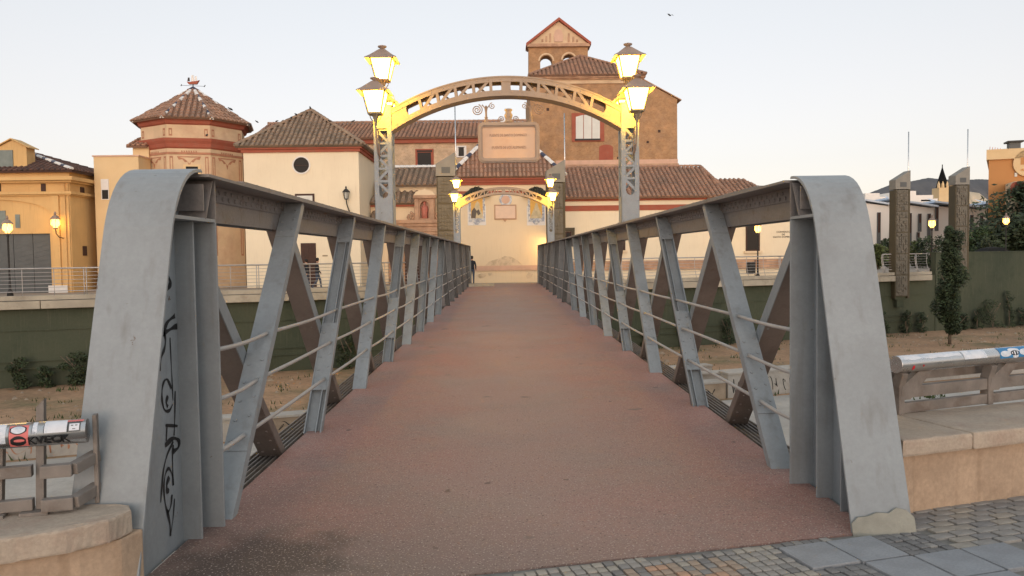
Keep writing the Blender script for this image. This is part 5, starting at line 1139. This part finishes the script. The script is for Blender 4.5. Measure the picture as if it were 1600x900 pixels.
for i, (u0, u1, v0) in enumerate(((1352, 1374, 302), (1374, 1420, 307), (1416, 1440, 297), (1440, 1472, 303), (1455, 1484, 308))):
    mb = MB(); F2.box(mb, u0, v0, u1, 400, i*1.1, 14+i, GND); mb.build('block', 'modern', T)
for u, v in ((1442, 312), (1450, 312)): mb = MB(); F2.box(mb, u-3, v, u+6, v+2.5, -.1, -.01); mb.build('roof_window', 'dark', T)
F = Fr(1570, 104.0, -.35); T = F.thing('orange_building', 'tall orange building with a round cream emblem and roof vent', 'building')
a0, z1 = F.l(1545, 250); a1 = F.l(1720, 250)[0]
a9 = F.l(1547, 250, 16)[0]; mb = MB(); mb.poly([(a0, 0), (a1, 0), (a1, 16), (a9, 16)], (), lambda a, b, d: (a, b, GND+d), z1-GND); mb.build('wall', 'orange', T); mb = MB(); mb.poly([(a0-.3, -.3), (a1, -.3), (a1, 16), (a9-.1, 16)], (), lambda a, b, d: (a, b, z1+.002+d), 1.1); mb.build('parapet_band', 'peach', T)
b0, zz = F.l(1571, 279); mb = MB(); mb.box(b0, a1, -3.5, -.01, GND, zz-.6); lw = mb.build('lower_wing', 'cream', T)
for u in (1588, 1602): mb = MB(); ca, cz = F.l(u, 292, -3.5); mb.poly([(ca-.55, cz-1.2), (ca+.55, cz-1.2)]+arc(ca, cz, .55, 0, 180, 8), (), lambda a, b, d: (a, -3.56+d, b), .055); mb.build('arched_window', 'redtrim', lw)
ca, cz = F.l(1606, 255); rr = 1.45; mb = MB(); mb.poly(arc(ca, cz, rr, 0, 360, 32)[:-1], (), FRONT(-.3), .29); em = mb.build('round_emblem', 'peach', T); mb = MB(); mb.box(ca-.75, ca+.3, -.34, -.301, cz-.15, cz+.6); mb.poly([(ca-.8, cz-.75), (ca-.5, cz-.55), (ca-.45, cz-.85)], (), FRONT(-.34), .039); mb.build('emblem_mark', 'orange', em)
for u, v in ((1586, 255), (1587, 273)): mb = MB(); F.box(mb, u-2, v-3, u+2, v+3, -.1, -.01); mb.build('small_window', 'wglass', T)
mb = MB(); ca, cz = F.l(1584, 236, 4); mb.box(ca-.55, ca+.55, 3.5, 4.6, z1+1.0, z1+2.2); vt = mb.build('roof_vent', 'shutter', T); mb = MB(); mb.box(ca-.8, ca+.8, 3.2, 4.9, z1+2.2, z1+2.38); mb.build('vent_hood', 'iron', vt)
mb = MB(); ca = F.l(1550, 236)[0]
for k in range(5): mb.tube([(ca+k*.25, 1, z1+1.1), (ca+k*.25+.05, 1, z1+1.1+.45-.05*k)], .03, 5)
mb.build('roof_aerials', 'redst', T)
P = gy(1472, 300, 190.0); T = thing('church_spire', 'orange church tower with a dark pointed spire behind the white block', 'tower', (P.x, 190, GND))
zz = lambda v: gy(1472, v, 190).z-GND; hw = 10*190/FPX
mb = MB(); mb.box(-hw*1.05, hw*1.05, -hw, hw, 0, zz(294)); mb.build('tower_wall', 'peach', T)
for e in (-1, -.35, .35, 1): mb = MB(); mb.lathe([(.4, 0), (.35, .8), (.05, 1.6)], (e*hw, -hw+.3, zz(294)), 6); mb.build('pinnacle', 'peach', T)
mb = MB(); mb.lathe([(hw*.95, 0), (hw*.66, (zz(282)-zz(294))), (hw*.3, zz(270)-zz(294)), (.12, zz(262)-zz(294)), (.1, zz(257)-zz(294))], (0, 0, zz(294)), 8); mb.build('spire', 'tiled', T)
# hills
def hill(nm, y, pts, m='hill', dep=900):
    mb = MB(); rnd = random.Random(4); pts2 = []
    for (u0, v0), (u1, v1) in zip(pts[:-1], pts[1:]):
        n = 14
        for k in range(n): t = k/n; pts2.append((u0+(u1-u0)*t, v0+(v1-v0)*t+rnd.uniform(-.25, .25)))
    pts2.append(pts[-1]); rows = 9; vs = []; N = len(pts2)
    for j in range(rows+1):
        f = j/rows
        for i, (u, v) in enumerate(pts2):
            p = gy(u, v, y); zt_ = p.z; yy = y-dep*(1-f)*.8; h = max(0, zt_)*(f**1.3)*(1+.10*math.sin(i*.55+j*.4)*(1-f)+rnd.uniform(-.04, .04)*(1-f)); vs.append((p.x*(.9+.1*f)+rnd.uniform(-8, 8)*(1-f), yy, h-2))
    for i, (u, v) in enumerate(pts2): p = gy(u, v, y); vs.append((p.x, y+dep, -2))
    fs = [(j*N+i, j*N+i+1, (j+1)*N+i+1, (j+1)*N+i) for j in range(rows+1) for i in range(N-1)]
    mb._add(vs, fs); o = mb.build(nm, m, None, kind='structure', smooth=True); return o
hill('hills', 2600, [(1180, 362), (1300, 335), (1360, 300), (1395, 286), (1420, 283), (1450, 277), (1475, 279), (1500, 281), (1530, 279), (1560, 280), (1640, 276), (1760, 300), (1900, 340)])
hill('rocky_hill', 1500, [(1440, 330), (1480, 322), (1500, 302), (1515, 298), (1530, 300), (1545, 312), (1580, 320), (1640, 326)], 'patch', 300)
# ================================================================== vegetation
def leaves(mb, c, rad, n, size, rnd, shape=None):
    for _ in range(n):
        while True:
            p = Vector((rnd.uniform(-1, 1), rnd.uniform(-1, 1), rnd.uniform(-1, 1)))
            if p.length <= 1: break
        q = Vector((c[0]+p.x*rad[0], c[1]+p.y*rad[1], c[2]+p.z*rad[2])); a = Vector((rnd.gauss(0, 1), rnd.gauss(0, 1), rnd.gauss(0, 1))).normalized(); b = a.orthogonal().normalized(); s = size*rnd.uniform(.6, 1.3)
        g = rnd.uniform(.6, 1.5); mb.ct = (g*rnd.uniform(.85, 1.2), g, g*rnd.uniform(.7, 1)); mb._add([q-a*s*.5, q+b*s*.3, q+a*s*.6, q-b*s*.3], [(0, 1, 2, 3)])
def tree(nm, label, base, h, rads, n, m='leaf', trunk=.09, size=.16, seed=1, crown0=.2, group=None, cat='tree', dr=(.2, .95), crr=(.25, .6)):
    rnd = random.Random(seed); t = thing(nm, label, cat, base, 0, group); mb = MB()
    pts = [(0, 0, -.1)]+[(rnd.uniform(-.05, .05)*h*.1*i, rnd.uniform(-.05, .05)*h*.1*i, h*.8*i/5) for i in range(1, 6)]; mb.tube(pts, trunk, 7, trunk*.3)
    for i in range(9):
        z = h*(crown0+.07*i); a = rnd.uniform(0, 6.28); r_ = rads*(.9 if i < 6 else .5); mb.tube([(0, 0, z), (math.cos(a)*r_*.5, math.sin(a)*r_*.5, z+h*.06), (math.cos(a)*r_*.85, math.sin(a)*r_*.85, z+h*.13)], trunk*.35, 5, trunk*.1)
    mb.build('trunk', 'bark', t, smooth=True); mb = MB(); K = 34
    for i in range(K):
        f = (i+rnd.random())/K; z = h*(crown0+(1-crown0)*f); rr = rads*(math.sin(math.pi*min(1, .12+.80*f))**.7); a = rnd.uniform(0, 6.28); d = rr*rnd.uniform(*dr); cr = rr*rnd.uniform(*crr)
        leaves(mb, (math.cos(a)*d, math.sin(a)*d, z), (cr, cr, cr*1.2), n//K, size, rnd)
    mb.build('crown', m, t, fixn=False); return t
P = gz(1484, 538, ZB); tree('poplar_tree', 'slender dark green poplar growing from the riverbed soil', P, 6.9, 1.1, 15000, 'leafd', .10, .16, 5, .12, dr=(.05, .6), crr=(.4, .65))
rnd = random.Random(8)
for i, (u, h, wd) in enumerate(((20, 1.8, .7), (62, 1.2, .5), (108, 2.0, .9), (140, 1.3, .5), (395, 1.8, .6), (540, 2.3, .8), (640, 1.4, .6), (1010, 1.3, .6), (1072, 2.5, .7), (1140, 1.9, .7), (1215, 1.8, .6), (1380, 1.7, .6), (1418, 1.7, .5), (1442, 1.5, .6), (1510, 1.2, .5), (1528, 1.6, .4), (1553, 2.2, 1.3), (1578, 2.8, .45), (1600, 1.4, .5))):
    h *= .75 if u < 700 else .9; d = ray(u, 400); t_ = (FB(0)-.5)/(d.y-.35*d.x); b = Vector((d.x*t_, d.y*t_, ZB))
    lab = ('broad bushy shrub at the foot of the plain parapet wall' if u == 1553 else 'tall thin climbing shrub on the plain parapet wall' if u == 1578 else 'wild shrub at the river wall foot below the ochre house' if u < 200 else 'wild shrub at the river wall foot below the cream house' if u < 700 else 'wild shrub at the river wall foot below the cream hall' if u < 1300 else 'wild shrub at the river wall foot below the far pylons')
    T = thing('wall_shrub', lab, 'shrub', b, 0, 'shrubs along the foot of the river wall')
    mb = MB(); 
    for k in range(4): mb.tube([(0, 0, 0), (rnd.uniform(-.3, .3)*wd, 0, h*.5), (rnd.uniform(-.7, .7)*wd, 0, h*.9)], .02, 4)
    mb.build('stem', 'bark', T); mb = MB()
    for k in range(9): f = (k+.5)/9; leaves(mb, (rnd.uniform(-.6, .6)*wd*(1-f*.4), rnd.uniform(-.2, .2), h*f), (wd*.42, .3, h*.12), 70, .12, rnd)
    mb.build('foliage', 'leafd', T, fixn=False)
# trees on the far bank, right
for i, (u, vt, vb, y, rw, m, lab) in enumerate(((1606, 292, 400, 80, 4.6, 'leafd', 'big dark tree with layered boughs in front of the orange building'), (1596, 345, 402, 72, 3.0, 'leafd', 'round dark bush tree below the layered tree'), (1525, 362, 404, 74, 2.4, 'leaf', 'loose green tree behind the parapet wall beside the far pylon'), (1546, 368, 404, 70, 1.8, 'leafd', 'small dark tree between the loose tree and the layered tree'), (1455, 372, 404, 72, 2.2, 'leafd', 'dark round tree behind the railing between the far pylons'), (1432, 380, 404, 74, 1.5, 'leafy', 'light green small tree in front of the slit windows'), (1370, 384, 404, 70, 1.3, 'leafy', 'yellow green sapling behind the railing by the rust-footed post'), (1388, 374, 404, 76, 1.4, 'leafd', 'dark sapling hidden partly by the left far pylon'))):
    P = gy(u, vt, y); tree('bank_tree', lab, Vector((P.x, y, GND)), P.z-GND, rw*(1 if i < 3 else .7), 9000 if i < 3 else 1700, m, .16, .46 if i < 2 else .24, 20+i, .12)
# kiosk roof behind parapet wall
P = gy(1550, 396, 68.0); T = thing('kiosk', 'small cream kiosk with a tiled roof behind the parapet wall', 'kiosk', (P.x, 68, GND)); zk = P.z-GND
mb = MB(); mb.box(-.85, .85, -.8, .8, 0, zk+.15); mb.build('wall', 'cream', T); mb = MB(); mb.lathe([(1.5, 0), (.9, .32), (.1, .45)], (0, 0, zk+.151), 4, math.pi/4); mb.build('roof', 'tile', T)
# sparse weeds on the riverbed
rnd = random.Random(5); mb = MB()
for _ in range(420):
    x = rnd.uniform(-24, 40); y = rnd.uniform(29+.33*x, FB(x)-.3); k = rnd.randint(4, 9); s = rnd.uniform(.06, .2)
    for _ in range(k): 
        q = Vector((x+rnd.gauss(0, .18), y+rnd.gauss(0, .18), ZB)); d = Vector((rnd.uniform(-.5, .5), rnd.uniform(-.5, .5), 1))*s; w_ = Vector((rnd.uniform(-1, 1), rnd.uniform(-1, 1), 0)).normalized()*s*.16; mb._add([q-w_, q+w_, q+d], [(0, 1, 2)])
for u, v in ((1160, 613), (1192, 617), (1445, 612), (1448, 620), (75, 705), (110, 700), (30, 712)):
    c = gz(u, v, ZB)
    for _ in range(60):
        q = Vector((c.x+rnd.gauss(0, .45), c.y+rnd.gauss(0, .3), ZB)); s = rnd.uniform(.1, .3); d = Vector((rnd.uniform(-.5, .5), rnd.uniform(-.5, .5), 1))*s; w_ = Vector((rnd.uniform(-1, 1), rnd.uniform(-1, 1), 0)).normalized()*s*.16; mb._add([q-w_, q+w_, q+d], [(0, 1, 2)])
o = mb.build('riverbed_weeds', 'grass', None, kind='stuff', fixn=False); tag(o, 'sparse green weeds scattered over the riverbed soil', 'weeds')
rnd = random.Random(12); mb = MB()
for _ in range(900):
    x = rnd.uniform(-24, 42); y = rnd.uniform(28+.33*x, FB(x)-.2); r_ = rnd.uniform(.03, .13)*(1 if rnd.random() < .93 else 2.2); vs = []
    for a, b in ((1, 0), (.5, .87), (-.5, .87), (-1, 0), (-.5, -.87), (.5, -.87)): k = r_*rnd.uniform(.7, 1.2); vs.append((x+a*k, y+b*k, ZB-.02))
    vs += [(x+rnd.uniform(-.3, .3)*r_, y+.25*r_, ZB+r_*.6), (x+.2*r_, y-.3*r_, ZB+r_*.55)]
    mb._add(vs, [(0, 1, 6), (1, 2, 6), (2, 3, 6), (3, 4, 7), (4, 5, 7), (5, 0, 7), (0, 6, 7), (3, 7, 6)])
o = mb.build('riverbed_stones', 'bedwall', None, kind='stuff', fixn=False); tag(o, 'loose stones strewn over the riverbed soil', 'stones')
# ================================================================== people and birds
def person(label, base, head, pose, seed=0, hgt=1.74):
    """walking figure: one skinned body mesh; head yaw 'head' rad"""
    t = thing('person', label, 'person', base, head); k = hgt/1.75
    J = {'pel': (0, 0, .95), 'wst': (0, .0, 1.10), 'chs': (0, .01, 1.34), 'nek': (0, .02, 1.50), 'hd0': (0, .04, 1.58), 'hd1': (0, .045, 1.69)}
    st = pose; J.update({'lh': (-.09, 0, .90), 'lk': (-.095, .16*st, .52), 'la': (-.09, .22*st-.02, .09), 'lt': (-.09, .22*st+.14, .03), 'rh': (.09, 0, .90), 'rk': (.095, -.02*st, .50), 'ra': (.09, -.30*st, .13), 'rt': (.09, -.30*st+.13, .03), 'ls': (-.18, 0, 1.42), 'le': (-.24, -.10*st, 1.15), 'lw': (-.25, .02-.08*st, .90), 'lf': (-.25, .04-.08*st, .81), 'rs': (.18, 0, 1.42), 're': (.24, .06*st, 1.15), 'rw': (.25, .20*st, .94), 'rf': (.25, .24*st, .85)})
    rad = {'pel': .145, 'wst': .135, 'chs': .15, 'nek': .055, 'hd0': .075, 'hd1': .09, 'lh': .10, 'rh': .10, 'lk': .065, 'rk': .065, 'la': .045, 'ra': .045, 'lt': .04, 'rt': .04, 'ls': .065, 'rs': .065, 'le': .05, 're': .05, 'lw': .035, 'rw': .035, 'lf': .03, 'rf': .03}
    E_ = [('pel', 'wst'), ('wst', 'chs'), ('chs', 'nek'), ('nek', 'hd0'), ('hd0', 'hd1'), ('pel', 'lh'), ('lh', 'lk'), ('lk', 'la'), ('la', 'lt'), ('pel', 'rh'), ('rh', 'rk'), ('rk', 'ra'), ('ra', 'rt'), ('chs', 'ls'), ('ls', 'le'), ('le', 'lw'), ('lw', 'lf'), ('chs', 'rs'), ('rs', 're'), ('re', 'rw'), ('rw', 'rf')]
    ks = list(J); me = bpy.data.meshes.new('body'); me.from_pydata([Vector(J[q])*k for q in ks], [(ks.index(a), ks.index(b)) for a, b in E_], []); o = bpy.data.objects.new('body_src', me); COL.objects.link(o)
    sm = o.modifiers.new('skin', 'SKIN'); ss = o.modifiers.new('sub', 'SUBSURF'); ss.levels = 2; ss.render_levels = 2
    for i, q in enumerate(ks): me.skin_vertices[0].data[i].radius = (rad[q]*k*(1.0), rad[q]*k); me.skin_vertices[0].data[i].use_root = (q == 'pel')
    bpy.context.view_layer.update(); m2 = bpy.data.meshes.new_from_object(o.evaluated_get(bpy.context.evaluated_depsgraph_get())); bpy.data.objects.remove(o); m2.name = 'body'; m2.materials.clear()
    for q in ('jacket', 'jeans', 'skin', 'black'): m2.materials.append(MT[q])
    for p in m2.polygons:
        z = p.center.z/k; x = abs(p.center.x)/k; p.material_index = 2 if (z > 1.51 or (x > .2 and z < .93)) else (0 if z > .93 else (1 if z > .1 else 3)); p.use_smooth = True
    link('body', m2, t); mb = MB(); mb.lathe([(.02, -.12), (.075, -.10), (.095, -.02), (.09, .05), (.06, .085), (.01, .10)], (0, .025*k, 1.70*k), 10); mb.build('hair', 'hair', t, smooth=True)
P = gy(496, 440, 43.5); person('person in dark jacket and jeans walking beside the railing past the brown door', Vector((P.x, 43.5, GND)), R(-80), 1.0)
P = gy(480, 440, 45.0); person('person in dark clothes partly hidden behind a bridge diagonal near the brown door', Vector((P.x, 45.0, GND)), R(95), .6, 2, 1.68)
person('person in dark clothes standing just past the end of the bridge', Vector((-1.87, 48.0, GND)), R(10), .15, 3, 1.72)
def bird(label, p, k, m, wings, grp, yaw=0):
    t = thing('bird', label, 'bird', p, yaw, grp); mb = MB(); mb.lathe([(.0, -.16*k), (.04*k, -.1*k), (.07*k, 0), (.06*k, .08*k), (.035*k, .13*k), (.045*k, .17*k), (.03*k, .21*k), (.003, .24*k)], (0, 0, 0), 7); b = mb.build('body', m, t, smooth=True); b.rotation_euler = (R(-65), 0, 0)
    if wings:
        for e in (-1, 1): mb = MB(); mb._add([(0, -.06*k, 0), (0, .10*k, 0), (e*.25*k, .12*k, .12*k), (e*.5*k, 0, .05*k), (e*.22*k, -.08*k, .10*k)], [(0, 1, 2, 4), (2, 3, 4)]); mb.build('wing', m, t)
P = gy(1047, 24, 40.0); bird('small dark bird flying in the open sky above the brick church', P, .55, 'iron', True, None, .6)
for i, (u, v, y) in enumerate(((455, 185, 49), (463, 180, 49), (517, 191, 49.3), (402, 191, 63.8), (485, 170, 50.8), (441, 190, 63.8), (551, 190, 63.8), (432, 190, 63.8))):
    P = gy(u, v+1.0, y); bird(('dark pigeon perched on the hips of the cream house roof' if y < 55 else 'dark pigeon perched on the nave roof ridge'), P+Vector((0, 0, .08)), .9, 'iron', False, 'pigeons on the roof ridges', i*.8)
for i, (u, v, y) in enumerate(((323, 212.5, 46.6), (391, 196, 46.8), (361, 172, 47.5))):
    P = gy(u, v, y); bird('dark pigeon on the octagonal tower', P+Vector((0, 0, .05)), .9, 'iron', False, 'pigeons on the octagonal tower', i*1.1)
# seated bag-like figure behind the bowed railing is a litter bin on a post by the lamp
P = gy(1181, 416, 49.6); T = thing('litter_bin', 'dark litter bin beside the street lamp of the cream hall', 'bin', (P.x-.35, 49.6, GND)); mb = MB(); mb.lathe([(.20, .35), (.26, .40), (.28, 1.1), (.24, 1.12)], (0, 0, 0), 12); mb.build('bucket', 'iron', T); mb = MB(); mb.tube([(.3, 0, 0), (.3, 0, 1.25)], .03, 6); mb.tube([(.3, 0, .8), (.2, 0, .8)], .02, 5); mb.build('stand', 'iron', T)
# parts of things that were modelled in world coordinates
for t in WADOPT:
    for ch in t.children:
        ch.location = ch.location-t.location
